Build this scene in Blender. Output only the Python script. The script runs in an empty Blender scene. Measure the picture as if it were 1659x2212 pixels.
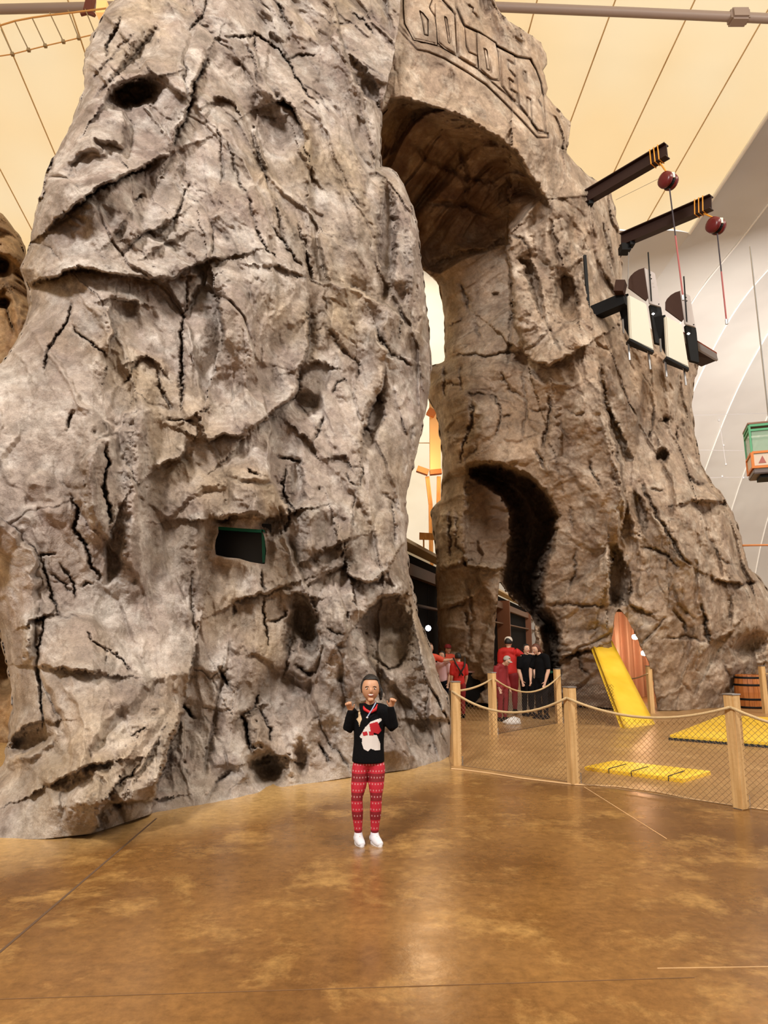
import bpy, bmesh, math, random
import numpy as np
from mathutils import Vector, Matrix
random.seed(7)
C = bpy.context.scene.collection
# ------------------------------------------------------------------ camera
CAM_H = 1.6; FPX = 1500.0; PITCH = math.radians(10.83)
cp, sp = math.cos(PITCH), math.sin(PITCH)
cam_data = bpy.data.cameras.new('camera'); cam = bpy.data.objects.new('camera', cam_data); C.objects.link(cam)
cam.location = (0, 0, CAM_H); cam.rotation_euler = (math.pi/2 + PITCH, 0, 0)
cam_data.sensor_fit = 'VERTICAL'; cam_data.sensor_height = 24.0; cam_data.lens = FPX/2212*24.0
cam_data.clip_start = 0.05; cam_data.clip_end = 400
bpy.context.scene.camera = cam
# ------------------------------------------------------------------ world + exposure
sc = bpy.context.scene
sc.view_settings.view_transform = 'Standard'; sc.view_settings.look = 'None'
sc.view_settings.gamma = 1.0; sc.view_settings.use_curve_mapping = False
sc.view_settings.exposure = 0.0
w = bpy.data.worlds.new('world'); sc.world = w; w.use_nodes = True
bg = w.node_tree.nodes['Background']; bg.inputs[0].default_value = (1.0, 0.955, 0.89, 1); bg.inputs[1].default_value = 1.12

def area(name, loc, target, size, power, col, sizey=None):
    l = bpy.data.lights.new(name, 'AREA'); l.energy = power; l.color = col; l.size = size
    if sizey: l.shape = 'RECTANGLE'; l.size_y = sizey
    o = bpy.data.objects.new(name, l); C.objects.link(o); o.location = loc
    o.rotation_euler = (Vector(target) - Vector(loc)).to_track_quat('-Z', 'Y').to_euler()
    return o
def point(name, loc, power, col, r=0.3):
    l = bpy.data.lights.new(name, 'POINT'); l.energy = power; l.color = col; l.shadow_soft_size = r
    o = bpy.data.objects.new(name, l); C.objects.link(o); o.location = loc; return o
area('hall_lamp', (-7, -8, 17), (0, 9, 4), 3, 4600, (1.0, 0.96, 0.92))
area('hall_lamp', (12, -4, 21), (3, 12, 5), 5, 2600, (1.0, 0.94, 0.86))
area('hall_lamp', (20, 8, 21), (9, 19, 5), 5, 2600, (1.0, 0.90, 0.76))
area('hall_lamp', (20, 34, 14), (27, 50, 14), 4, 3000, (1.0, 0.97, 0.92))
area('hall_lamp', (0, 34, 18), (-1, 52, 6), 6, 3500, (1.0, 0.90, 0.7))

# ------------------------------------------------------------------ projection helpers
def ray(px, py):
    u = (px - 829.5)/FPX; v = -(py - 1106)/FPX
    return u, cp - v*sp, sp + v*cp
def at(px, py, D):
    x, y, z = ray(px, py); return Vector((x/y*D, D, CAM_H + z/y*D))
def floor_at(px, py):
    x, y, z = ray(px, py); D = -CAM_H*y/z; return Vector((x/y*D, D, 0))
def up_at(p, py):
    """height of the picture row py above floor point p (same distance)"""
    x, y, z = ray(829.5, py); return CAM_H + z/y*p.y
# ------------------------------------------------------------------ numpy noise
def _h(ix, iy, iz, s):
    n = (ix.astype(np.int64)*374761393 + iy.astype(np.int64)*668265263 + iz.astype(np.int64)*2147483647 + s*1274126177) & 0xffffffff
    n = ((n ^ (n >> 13))*1274126177) & 0xffffffff
    n = ((n ^ (n >> 16))*2246822519) & 0xffffffff
    return ((n ^ (n >> 15)) & 0xffffff)/float(0xffffff)
def vnoise(x, y, z=None, s=0):
    if z is None: z = np.zeros_like(x)
    ix, iy, iz = np.floor(x), np.floor(y), np.floor(z)
    fx, fy, fz = x-ix, y-iy, z-iz
    fx = fx*fx*fx*(fx*(fx*6-15)+10); fy = fy*fy*fy*(fy*(fy*6-15)+10); fz = fz*fz*(3-2*fz)
    r = 0
    for a in (0, 1):
        for b in (0, 1):
            for c in (0, 1):
                r = r + _h(ix+a, iy+b, iz+c, s)*(fx if a else 1-fx)*(fy if b else 1-fy)*(fz if c else 1-fz)
    return r*2-1
def fbm(x, y, z=None, o=4, s=0, g=0.5):
    r = 0; a = 1.0; f = 1.0
    for i in range(o):
        r = r + a*vnoise(x*f, y*f, None if z is None else z*f, s+i*17); a *= g; f *= 2.03
    return r
def worley(x, y, s=0):
    ix, iy = np.floor(x), np.floor(y)
    f1 = np.full(x.shape, 9.0); f2 = np.full(x.shape, 9.0); idx = np.zeros(x.shape); idy = np.zeros(x.shape); dx1 = np.zeros(x.shape); dy1 = np.zeros(x.shape)
    z0 = np.zeros_like(ix)
    for a in (-1, 0, 1):
        for b in (-1, 0, 1):
            cx = ix+a; cy = iy+b
            qx = cx + _h(cx, cy, z0, s) ; qy = cy + _h(cx, cy, z0+3, s+5)
            dx = x-qx; dy = y-qy; d = np.sqrt(dx*dx+dy*dy)
            m = d < f1
            f2 = np.where(m, f1, np.minimum(f2, d))
            idx = np.where(m, cx, idx); idy = np.where(m, cy, idy)
            dx1 = np.where(m, dx, dx1); dy1 = np.where(m, dy, dy1)
            f1 = np.where(m, d, f1)
    return f1, f2, idx, idy, dx1, dy1
# ------------------------------------------------------------------ 2D distance helpers (picture plane guides for the sculpting)
def seg_sd(X, Y, pts, closed=False):
    P = list(pts) + ([pts[0]] if closed else [])
    best = np.full(X.shape, 1e9); side = np.zeros(X.shape)
    for (ax, ay), (bx, by) in zip(P[:-1], P[1:]):
        dx, dy = bx-ax, by-ay; L = dx*dx+dy*dy + 1e-9
        t = np.clip(((X-ax)*dx + (Y-ay)*dy)/L, 0, 1)
        ex, ey = X-ax-t*dx, Y-ay-t*dy
        d = ex*ex+ey*ey
        s = ex*dy - ey*dx
        m = d < best
        best = np.where(m, d, best); side = np.where(m, s, side)
    return np.sqrt(best), np.sign(side)
def inside(X, Y, poly):
    r = np.zeros(X.shape, bool); n = len(poly)
    for i in range(n):
        ax, ay = poly[i]; bx, by = poly[(i+1) % n]
        if ay == by: continue
        m = ((ay > Y) != (by > Y)) & (X < (bx-ax)*(Y-ay)/(by-ay)+ax)
        r ^= m
    return r
def nearest_on(X, Y, polys):
    best = np.full(X.shape, 1e9); NX = X.copy(); NY = Y.copy()
    for poly in polys:
        P = list(poly)+[poly[0]]
        for (ax, ay), (bx, by) in zip(P[:-1], P[1:]):
            dx, dy = bx-ax, by-ay; L = dx*dx+dy*dy+1e-9
            t = np.clip(((X-ax)*dx+(Y-ay)*dy)/L, 0, 1)
            qx, qy = ax+t*dx, ay+t*dy
            d = (X-qx)**2+(Y-qy)**2; m = d < best
            best = np.where(m, d, best); NX = np.where(m, qx, NX); NY = np.where(m, qy, NY)
    return NX, NY
def wob(poly, amp=2.2, seed=1, seglen=9, closed=True):
    """add points and rock-like jitter to a guide outline"""
    rnd = random.Random(seed); out = []; n = len(poly)
    for i in range(n if closed else n-1):
        ax, ay = poly[i]; bx, by = poly[(i+1) % n]
        L = math.hypot(bx-ax, by-ay); k = max(1, int(L/seglen))
        for j in range(k):
            t = j/k; a = amp if j else amp*0.4
            out.append((ax+(bx-ax)*t + rnd.uniform(-a, a), ay+(by-ay)*t + rnd.uniform(-a, a)))
    if not closed: out.append(poly[-1])
    return out
# ------------------------------------------------------------------ mesh plumbing
def np_mesh(name, V, F4, mat, smooth=True):
    me = bpy.data.meshes.new(name)
    V = np.asarray(V, np.float32); F4 = np.asarray(F4, np.int32)
    me.vertices.add(len(V)); me.vertices.foreach_set('co', V.ravel())
    n = F4.shape[1]
    me.loops.add(F4.size); me.loops.foreach_set('vertex_index', F4.ravel())
    me.polygons.add(len(F4))
    me.polygons.foreach_set('loop_start', np.arange(0, F4.size, n, dtype=np.int32))
    me.update(calc_edges=True)
    me.polygons.foreach_set('use_smooth', np.full(len(F4), smooth, bool))
    me.materials.append(mat); me.validate()
    return me
def link(name, me, parent=None, loc=None):
    o = bpy.data.objects.new(name, me); C.objects.link(o)
    if parent: o.parent = parent
    if loc is not None: o.location = loc
    return o
def tag(o, label=None, cat=None, group=None, kind=None):
    if label: o['label'] = label
    if cat: o['category'] = cat
    if group: o['group'] = group
    if kind: o['kind'] = kind
    return o
def thing(name, label, cat, loc=(0, 0, 0), rz=0, group=None):
    o = bpy.data.objects.new(name, None); C.objects.link(o); o.empty_display_size = 0.2
    o.location = loc; o.rotation_euler = (0, 0, rz); return tag(o, label, cat, group)
class MB:
    """collects simple shapes into one mesh"""
    def __init__(s): s.v = []; s.f = []
    def add(s, v, f):
        b = len(s.v); s.v += [tuple(p) for p in v]; s.f += [tuple(i+b for i in q) for q in f]
    def box(s, c, d, M=None):
        hx, hy, hz = d[0]/2, d[1]/2, d[2]/2
        v = [Vector((x, y, z)) for x in (-hx, hx) for y in (-hy, hy) for z in (-hz, hz)]
        if M: v = [M @ p for p in v]
        v = [p+Vector(c) for p in v]
        s.add(v, [(0, 1, 3, 2), (4, 6, 7, 5), (0, 4, 5, 1), (2, 3, 7, 6), (0, 2, 6, 4), (1, 5, 7, 3)])
    def beam(s, a, b, wd, ht, upv=(0, 0, 1)):
        a = Vector(a); b = Vector(b); d = (b-a).normalized(); r = d.cross(Vector(upv))
        if r.length < 1e-4: r = Vector((1, 0, 0))
        r.normalize(); u = r.cross(d)
        v = [p + r*sx*wd/2 + u*sz*ht/2 for p in (a, b) for sx in (-1, 1) for sz in (-1, 1)]
        s.add(v, [(0, 1, 3, 2), (4, 6, 7, 5), (0, 4, 5, 1), (2, 3, 7, 6), (0, 2, 6, 4), (1, 5, 7, 3)])
    def tube(s, pts, r, n=8, cap=True):
        pts = [Vector(p) for p in pts]; rings = []; b = len(s.v)
        rr = r if isinstance(r, (list, tuple)) else [r]*len(pts)
        ref = None
        for i, p in enumerate(pts):
            d = (pts[min(i+1, len(pts)-1)] - pts[max(i-1, 0)]).normalized()
            if ref is None: ref = Vector((0, 0, 1)) if abs(d.z) < 0.9 else Vector((1, 0, 0))
            x = d.cross(ref).normalized(); y = x.cross(d); ref = y
            for k in range(n):
                a = 2*math.pi*k/n; s.v.append(tuple(p + (x*math.cos(a)+y*math.sin(a))*rr[i]))
        for i in range(len(pts)-1):
            for k in range(n):
                s.f.append((b+i*n+k, b+i*n+(k+1) % n, b+(i+1)*n+(k+1) % n, b+(i+1)*n+k))
        if cap:
            s.f.append(tuple(b+k for k in range(n))[::-1]); s.f.append(tuple(b+(len(pts)-1)*n+k for k in range(n)))
    def lathe(s, prof, c=(0, 0, 0), n=20, M=None):
        b = len(s.v)
        for r, z in prof:
            for k in range(n):
                a = 2*math.pi*k/n; p = Vector((r*math.cos(a), r*math.sin(a), z))
                if M: p = M @ p
                s.v.append(tuple(p+Vector(c)))
        for i in range(len(prof)-1):
            for k in range(n):
                s.f.append((b+i*n+k, b+i*n+(k+1) % n, b+(i+1)*n+(k+1) % n, b+(i+1)*n+k))
    def prism(s, pts, t):
        """flat polygon of 3D points given thickness vector t"""
        n = len(pts); t = Vector(t); v = [Vector(p) for p in pts]; v += [p+t for p in v]
        s.add(v, [tuple(range(n))[::-1], tuple(range(n, 2*n))] + [(i, (i+1) % n, n+(i+1) % n, n+i) for i in range(n)])
    def mesh(s, name, mat, smooth=False, bevel=0):
        me = bpy.data.meshes.new(name); me.from_pydata(s.v, [], s.f)
        bm = bmesh.new(); bm.from_mesh(me); bmesh.ops.recalc_face_normals(bm, faces=bm.faces)
        if bevel: bmesh.ops.bevel(bm, geom=[e for e in bm.edges if len(e.link_faces) == 2 and e.calc_face_angle(0) > 0.6], offset=bevel, segments=2, affect='EDGES')
        bm.to_mesh(me); bm.free()
        if smooth:
            me.polygons.foreach_set('use_smooth', np.full(len(me.polygons), True, bool))
        me.materials.append(mat); return me
    def build(s, name, mat, parent=None, smooth=False, bevel=0):
        return link(name, s.mesh(name, mat, smooth, bevel), parent)
def catenary(a, b, sag, n=14):
    a = Vector(a); b = Vector(b)
    return [a.lerp(b, i/n) - Vector((0, 0, sag*4*(i/n)*(1-i/n))) for i in range(n+1)]
# ------------------------------------------------------------------ materials
def mat(name, col, rough=0.6, metal=0.0, spec=0.5, noise=None, bump=0.0, bscale=30, emis=None, es=1.0, coat=0):
    m = bpy.data.materials.new(name); m.use_nodes = True; nt = m.node_tree; b = nt.nodes['Principled BSDF']
    b.inputs['Base Color'].default_value = (*col, 1); b.inputs['Roughness'].default_value = rough
    b.inputs['Metallic'].default_value = metal; b.inputs['Specular IOR Level'].default_value = spec
    if coat: b.inputs['Coat Weight'].default_value = coat
    if emis: b.inputs['Emission Color'].default_value = (*emis, 1); b.inputs['Emission Strength'].default_value = es
    tc = nt.nodes.new('ShaderNodeTexCoord')
    if noise:
        sc_, col2, stretch = noise
        mp = nt.nodes.new('ShaderNodeMapping'); mp.inputs['Scale'].default_value = stretch; nt.links.new(tc.outputs['Object'], mp.inputs[0])
        n = nt.nodes.new('ShaderNodeTexNoise'); n.inputs['Scale'].default_value = sc_; n.inputs['Detail'].default_value = 5; nt.links.new(mp.outputs[0], n.inputs['Vector'])
        r = nt.nodes.new('ShaderNodeValToRGB'); r.color_ramp.elements[0].color = (*col, 1); r.color_ramp.elements[1].color = (*col2, 1)
        r.color_ramp.elements[0].position = 0.35; r.color_ramp.elements[1].position = 0.68
        nt.links.new(n.outputs[0], r.inputs[0]); nt.links.new(r.outputs[0], b.inputs['Base Color'])
    if bump:
        n2 = nt.nodes.new('ShaderNodeTexNoise'); n2.inputs['Scale'].default_value = bscale; n2.inputs['Detail'].default_value = 4; nt.links.new(tc.outputs['Object'], n2.inputs['Vector'])
        bp = nt.nodes.new('ShaderNodeBump'); bp.inputs['Strength'].default_value = bump; bp.inputs['Distance'].default_value = 0.02
        nt.links.new(n2.outputs[0], bp.inputs['Height']); nt.links.new(bp.outputs[0], b.inputs['Normal'])
    return m
def rock_mat(name, c_mid, c_dark, c_light, c_warm):
    m = bpy.data.materials.new(name); m.use_nodes = True; nt = m.node_tree; b = nt.nodes['Principled BSDF']; L = nt.links.new
    b.inputs['Roughness'].default_value = 0.62; b.inputs['Specular IOR Level'].default_value = 0.32
    tc = nt.nodes.new('ShaderNodeTexCoord')
    def nz(scale, det, rough=0.6, dist=0.0):
        n = nt.nodes.new('ShaderNodeTexNoise'); n.inputs['Scale'].default_value = scale; n.inputs['Detail'].default_value = det
        n.inputs['Roughness'].default_value = rough; n.inputs['Distortion'].default_value = dist; L(tc.outputs['Object'], n.inputs['Vector']); return n
    def mix(f, a, c, mode='MIX'):
        x = nt.nodes.new('ShaderNodeMix'); x.data_type = 'RGBA'; x.blend_type = mode
        if isinstance(f, float): x.inputs[0].default_value = f
        else: L(f, x.inputs[0])
        for s_, val in ((6, a), (7, c)):
            if isinstance(val, tuple): x.inputs[s_].default_value = (*val, 1)
            else: L(val, x.inputs[s_])
        return x.outputs[2]
    def rmp(o, lo, hi):
        r = nt.nodes.new('ShaderNodeMapRange'); r.inputs[1].default_value = lo; r.inputs[2].default_value = hi; L(o, r.inputs[0]); return r.outputs[0]
    n1 = nz(0.9, 5, 0.6, 0.6); n2 = nz(2.3, 6, 0.65, 0.3); n3 = nz(9, 6, 0.7); n4 = nz(60, 3, 0.6); n5 = nz(0.45, 3)
    c = mix(rmp(n1.outputs[0], 0.40, 0.66), c_mid, c_dark)
    c = mix(rmp(n2.outputs[0], 0.48, 0.72), c, c_light)
    c = mix(rmp(n5.outputs[0], 0.50, 0.72), c, c_warm)
    sp_ = mix(rmp(n3.outputs[0], 0.3, 0.72), (0.70, 0.68, 0.66), (1.18, 1.17, 1.16))
    c = mix(1.0, c, sp_, 'MULTIPLY')
    n6 = nz(1.5, 7, 0.68, 0.5); c = mix(1.0, c, mix(rmp(n6.outputs[0], 0.36, 0.64), (0.66, 0.645, 0.63), (1.26, 1.26, 1.27)), 'MULTIPLY')
    sp2 = mix(rmp(n4.outputs[0], 0.3, 0.7), (0.84, 0.84, 0.84), (1.12, 1.12, 1.12))
    c = mix(1.0, c, sp2, 'MULTIPLY')
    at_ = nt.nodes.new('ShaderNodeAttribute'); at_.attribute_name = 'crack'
    c = mix(at_.outputs['Fac'], c, (0.045, 0.028, 0.02))  # dark wash in the cracks, also standing in for groove shade
    at2 = nt.nodes.new('ShaderNodeAttribute'); at2.attribute_name = 'umber_shade'
    c = mix(at2.outputs['Fac'], c, (0.15, 0.078, 0.045))  # brown tint under the arches: warm dirt plus painted-in shade
    L(c, b.inputs['Base Color'])
    bp = nt.nodes.new('ShaderNodeBump'); bp.inputs['Strength'].default_value = 0.55; bp.inputs['Distance'].default_value = 0.05; L(n3.outputs[0], bp.inputs['Height'])
    bp2 = nt.nodes.new('ShaderNodeBump'); bp2.inputs['Strength'].default_value = 0.35; bp2.inputs['Distance'].default_value = 0.012; L(n4.outputs[0], bp2.inputs['Height']); L(bp.outputs[0], bp2.inputs['Normal'])
    L(bp2.outputs[0], b.inputs['Normal'])
    return m
ROCK = rock_mat('sculpted_rock', (0.385, 0.325, 0.28), (0.235, 0.18, 0.155), (0.60, 0.56, 0.52), (0.40, 0.315, 0.22))
ROCKB = rock_mat('sculpted_rock_tan', (0.43, 0.33, 0.245), (0.27, 0.195, 0.145), (0.60, 0.52, 0.43), (0.42, 0.30, 0.20))
WOOD = mat('pale_timber', (0.55, 0.33, 0.13), 0.6, noise=(6, (0.74, 0.50, 0.24), (4, 4, 0.35)), bump=0.2)
WOODO = mat('orange_timber', (0.62, 0.27, 0.07), 0.55, noise=(5, (0.80, 0.42, 0.14), (4, 4, 0.4)))
BROWN = mat('dark_brown_paint', (0.030, 0.013, 0.010), 0.5, spec=0.3)
BROWN2 = mat('brown_plywood', (0.045, 0.018, 0.010), 0.65, spec=0.2)
BLACK = mat('black_metal', (0.005, 0.005, 0.0055), 0.6, spec=0.2)
DARK = mat('unlit_interior', (0.006, 0.005, 0.005), 0.9, spec=0.1)
STEEL = mat('galvanised_steel', (0.45, 0.45, 0.46), 0.35, metal=0.8)
GREY = mat('grey_panel', (0.33, 0.30, 0.29), 0.5)
BOARD = mat('off_white_board', (0.72, 0.69, 0.58), 0.4)
ROPE = mat('manila_rope', (0.62, 0.45, 0.24), 0.9, bump=0.6, bscale=120)
NET = mat('tan_netting', (0.30, 0.20, 0.11), 0.9)
NETD = mat('dark_netting', (0.05, 0.035, 0.03), 0.9)
RED = mat('red_plastic', (0.13, 0.01, 0.012), 0.3)
YEL = mat('yellow_vinyl', (0.83, 0.52, 0.03), 0.38, noise=(2.0, (0.93, 0.62, 0.06), (1, 1, 1)), bump=0.35, bscale=5)
LASH = mat('orange_strap', (0.75, 0.32, 0.03), 0.6)
TEAL = mat('teal_frame', (0.01, 0.23, 0.16), 0.5)
SCREEN = mat('black_screen', (0.006, 0.006, 0.008), 0.3)
# ------------------------------------------------------------------ the setting: floor
FLOOR = bpy.data.materials.new('polished_amber_concrete'); FLOOR.use_nodes = True
def floor_mat(m, c1, c2, c3, rough, dust=False):
    nt = m.node_tree; b = nt.nodes['Principled BSDF']; L = nt.links.new
    tc = nt.nodes.new('ShaderNodeTexCoord')
    def nz(s, d, dist=0.0, r=0.6):
        n = nt.nodes.new('ShaderNodeTexNoise'); n.inputs['Scale'].default_value = s; n.inputs['Detail'].default_value = d; n.inputs['Distortion'].default_value = dist; n.inputs['Roughness'].default_value = r
        L(tc.outputs['Object'], n.inputs['Vector']); return n.outputs[0]
    def rmp(o, lo, hi, a=0., c=1.):
        r = nt.nodes.new('ShaderNodeMapRange'); r.inputs[1].default_value = lo; r.inputs[2].default_value = hi; r.inputs[3].default_value = a; r.inputs[4].default_value = c; L(o, r.inputs[0]); return r.outputs[0]
    def mix(f, a, c, mode='MIX'):
        x = nt.nodes.new('ShaderNodeMix'); x.data_type = 'RGBA'; x.blend_type = mode
        if isinstance(f, float): x.inputs[0].default_value = f
        else: L(f, x.inputs[0])
        for s_, val in ((6, a), (7, c)):
            if isinstance(val, tuple): x.inputs[s_].default_value = (*val, 1)
            else: L(val, x.inputs[s_])
        return x.outputs[2]
    c = mix(rmp(nz(0.5, 6, 0.15), 0.38, 0.66), c1, c2)
    c = mix(rmp(nz(1.3, 7, 0.2, 0.72), 0.52, 0.74), c, c3)
    c = mix(rmp(nz(6, 5, 0.5, 0.75), 0.70, 0.80), c, tuple(min(1, v*1.9) for v in c3))
    c = mix(rmp(nz(1.1, 4, 0.4), 0.62, 0.75), c, tuple(v*0.42 for v in c1))
    if dust:
        sx = nt.nodes.new('ShaderNodeSeparateXYZ'); L(tc.outputs['Object'], sx.inputs[0])
        def mt(op, a, b_):
            n = nt.nodes.new('ShaderNodeMath'); n.operation = op
            for i, v in enumerate((a, b_)):
                if isinstance(v, (int, float)): n.inputs[i].default_value = v
                else: L(v, n.inputs[i])
            return n.outputs[0]
        # distance in front of the rock foot line (world metres)
        dx, dy = 4.4/6.014, 4.1/6.014
        dist = mt('SUBTRACT', mt('MULTIPLY', mt('SUBTRACT', sx.outputs[0], -3.5), dy), mt('MULTIPLY', mt('SUBTRACT', sx.outputs[1], 6.3), dx))
        f = rmp(mt('ADD', dist, mt('MULTIPLY', nz(0.8, 5), -1.3)), -0.3, 0.7, 0.8, 0.0)
        c = mix(f, c, (0.60, 0.385, 0.155))
    c = mix(1.0, c, mix(rmp(nz(14, 6, 0, .75), 0.3, 0.7), (0.68, 0.66, 0.64), (1.25, 1.24, 1.22)), 'MULTIPLY')
    L(c, b.inputs['Base Color'])
    L(rmp(nz(1.4, 5), 0.3, 0.7, rough-0.07, rough+0.1), b.inputs['Roughness'])
    b.inputs['Specular IOR Level'].default_value = 0.5
    bp = nt.nodes.new('ShaderNodeBump'); bp.inputs['Strength'].default_value = 0.12; bp.inputs['Distance'].default_value = 0.01
    L(nz(9, 4), bp.inputs['Height']); L(bp.outputs[0], b.inputs['Normal'])
floor_mat(FLOOR, (0.265, 0.133, 0.040), (0.135, 0.060, 0.018), (0.50, 0.295, 0.10), 0.24, True)
SAND = bpy.data.materials.new('pale_matte_concrete'); SAND.use_nodes = True
floor_mat(SAND, (0.42, 0.25, 0.105), (0.34, 0.19, 0.075), (0.55, 0.35, 0.16), 0.34)
mb = MB(); mb.box((10, 25, -0.1), (140, 90, 0.2)); fl = mb.build('floor', FLOOR); tag(fl, kind='structure')
JOINT = mat('dark_floor_joint', (0.10, 0.055, 0.03), 0.8)
JOINTL = mat('pale_floor_joint', (0.62, 0.40, 0.20), 0.8)
def joint(a, b, m, wd=0.014):
    a = floor_at(*a); b = floor_at(*b); q = MB(); q.beam(a+Vector((0, 0, .0005)), b+Vector((0, 0, .0005)), wd, 0.003)
    q.build('floor_joint', m, fl)
joint((338, 1768), (-60, 2108), JOINT, 0.016)
joint((-200, 2165), (1500, 2112), mat('brown_floor_joint', (0.16, 0.08, 0.03), 0.8), 0.006)
joint((1262, 1700), (1440, 1812), JOINTL, 0.008)
joint((1420, 2092), (1900, 2085), JOINTL, 0.005)
# pale floor of the pen behind the rope fence, its curved front edge
edge = [(975, 1662), (1000, 1664), (1060, 1672), (1130, 1683), (1240, 1696), (1330, 1700), (1420, 1712), (1500, 1728), (1600, 1744), (1700, 1756), (1900, 1790)]
far = [(2000, 1500), (1650, 1470), (1300, 1470), (1100, 1470), (940, 1470)]
q = MB(); q.prism([floor_at(*p)+Vector((0, 0, .001)) for p in edge+far], (0, 0, 0.012)); sf = q.build('floor', SAND, fl)
tag(sf, 'pale matte floor behind the rope fence')
q = MB()
q.tube([floor_at(*p)+Vector((0, 0, .006)) for p in edge], 0.012, 5); q.build('floor_joint', JOINTL, fl)

# ------------------------------------------------------------------ the setting: fabric tent
u0, y0, z0 = ray(700, 1700); SLOPE = z0/y0; SKEW = u0/y0      # seams run along (SKEW, 1, SLOPE)
ROOF_H = 30.0
_RK = [(-30, ROOF_H - 30*SLOPE), (10, ROOF_H + 10*SLOPE), (34, ROOF_H+SLOPE*34), (40, 22.5), (45, 19.9), (49, 16.6), (52.9, 12.4), (55.6, 8.0), (57.2, 3.8), (58, 0)]
def roof_z(y):
    n = len(_RK)
    m = [(_RK[min(i+1, n-1)][1]-_RK[max(i-1, 0)][1])/(_RK[min(i+1, n-1)][0]-_RK[max(i-1, 0)][0]) for i in range(n)]
    for i in range(n-1):
        a, za = _RK[i]; b, zb = _RK[i+1]
        if y <= b:
            h = b-a; t = (y-a)/h; t2 = t*t; t3 = t2*t
            return (2*t3-3*t2+1)*za + (t3-2*t2+t)*h*m[i] + (-2*t3+3*t2)*zb + (t3-t2)*h*m[i+1]
    return 0
def fabric(name, col, col2, trans, rough=0.5, coat=0.0):
    m = bpy.data.materials.new(name); m.use_nodes = True; nt = m.node_tree; b = nt.nodes['Principled BSDF']; L = nt.links.new
    tc = nt.nodes.new('ShaderNodeTexCoord'); n = nt.nodes.new('ShaderNodeTexNoise'); n.inputs['Scale'].default_value = 0.12; n.inputs['Detail'].default_value = 2; L(tc.outputs['Object'], n.inputs['Vector'])
    r = nt.nodes.new('ShaderNodeValToRGB'); r.color_ramp.elements[0].position = 0.35; r.color_ramp.elements[1].position = 0.7
    r.color_ramp.elements[0].color = (*col, 1); r.color_ramp.elements[1].color = (*col2, 1); L(n.outputs[0], r.inputs[0]); L(r.outputs[0], b.inputs['Base Color'])
    b.inputs['Roughness'].default_value = rough; b.inputs['Specular IOR Level'].default_value = 0.3; b.inputs['Coat Weight'].default_value = coat; b.inputs['Coat Roughness'].default_value = 0.3
    tr = nt.nodes.new('ShaderNodeBsdfTranslucent'); L(r.outputs[0], tr.inputs[0])
    mx = nt.nodes.new('ShaderNodeMixShader'); mx.inputs[0].default_value = trans
    L(b.outputs[0], mx.inputs[1]); L(tr.outputs[0], mx.inputs[2]); L(mx.outputs[0], nt.nodes['Material Output'].inputs[0])
    # soft folds
    n2 = nt.nodes.new('ShaderNodeTexNoise'); n2.inputs['Scale'].default_value = 0.35; L(tc.outputs['Object'], n2.inputs['Vector'])
    bp = nt.nodes.new('ShaderNodeBump'); bp.inputs['Strength'].default_value = 0.5; bp.inputs['Distance'].default_value = 0.4; L(n2.outputs[0], bp.inputs['Height']); L(bp.outputs[0], b.inputs['Normal'])
    return m
CREAM = fabric('cream_tent_fabric', (0.98, 0.74, 0.42), (0.98, 0.83, 0.57), 0.8)
GREYF = fabric('grey_white_tent_fabric', (0.50, 0.46, 0.43), (0.60, 0.57, 0.53), 0.10, 0.35, 0.35)
OFFW = fabric('off_white_tent_fabric', (0.86, 0.82, 0.70), (0.90, 0.87, 0.78), 0.35)
SEAMC = mat('amber_seam', (0.62, 0.42, 0.20), 0.7); SEAMG = mat('pale_seam', (0.85, 0.83, 0.80), 0.4)
def strip(name, w0, w1, ya, yb, m, par, bulge=0.25):
    ys = []; y = ya
    while y < yb-1e-6: ys.append(y); y += (1.0 if y > 44 else 2.0) if y >= 33.9 else 4.0
    ys.append(yb); V = []; F = []; K = 6
    for y in ys:
        for k in range(K+1):
            t = k/K; V.append((w0+(w1-w0)*t + SKEW*y, y, roof_z(y) + bulge*4*t*(1-t)))
    for i in range(len(ys)-1):
        for k in range(K): F.append((i*(K+1)+k, i*(K+1)+k+1, (i+1)*(K+1)+k+1, (i+1)*(K+1)+k))
    return link(name, np_mesh(name, V, F, m), par)
def seam(w0, ya, yb, m, par, r=0.035):
    ys = [ya] + [y for y in [-20, -10, 0, 10, 20, 30] + [34+i for i in range(24)] if ya < y < yb] + [yb]
    q = MB(); q.tube([(w0+SKEW*y, y, roof_z(y)-0.02) for y in ys], r, 5, False); q.build('seam', m, par, True)
FE = 34.1
ceil = strip('ceiling', 16.67, 19.35, -30, 34.1, CREAM, None); tag(ceil, 'translucent cream tent fabric overhead', kind='structure')
STEP = 2.98; w = 16.4 ; k = 0
ws = [19.35, 16.67, 13.67, 10.64]; x = 10.64
while x > -60: x -= STEP; ws.append(x)
for i in range(len(ws)-1):
    ye = 34.1 if ws[i+1] > -3 else 44.0
    if i: strip('fabric_panel', ws[i+1], ws[i], -30, ye, CREAM, ceil)
    seam(ws[i+1], -30, ye, SEAMC, ceil, 0.03)
wb = strip('wall_back', 16.67, 19.35, 34.1, 58, GREYF, None, 0.15); tag(wb, 'grey white tent fabric curving down to the ground', kind='structure')
for i in range(1, len(ws)-1): strip('fabric_panel', ws[i+1], ws[i], 34.1 if ws[i+1] > -3 else 44.0, 58, GREYF if ws[i+1] > 9 else OFFW, wb, 0.15)  # left panels paler than the grey: warm light put into the fabric colour
wr = strip('wall_right', 19.35, 22.4, -30, 58, GREYF, None, 0.2); tag(wr, 'grey white tent fabric to the right', kind='structure')
x = 22.4
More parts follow.
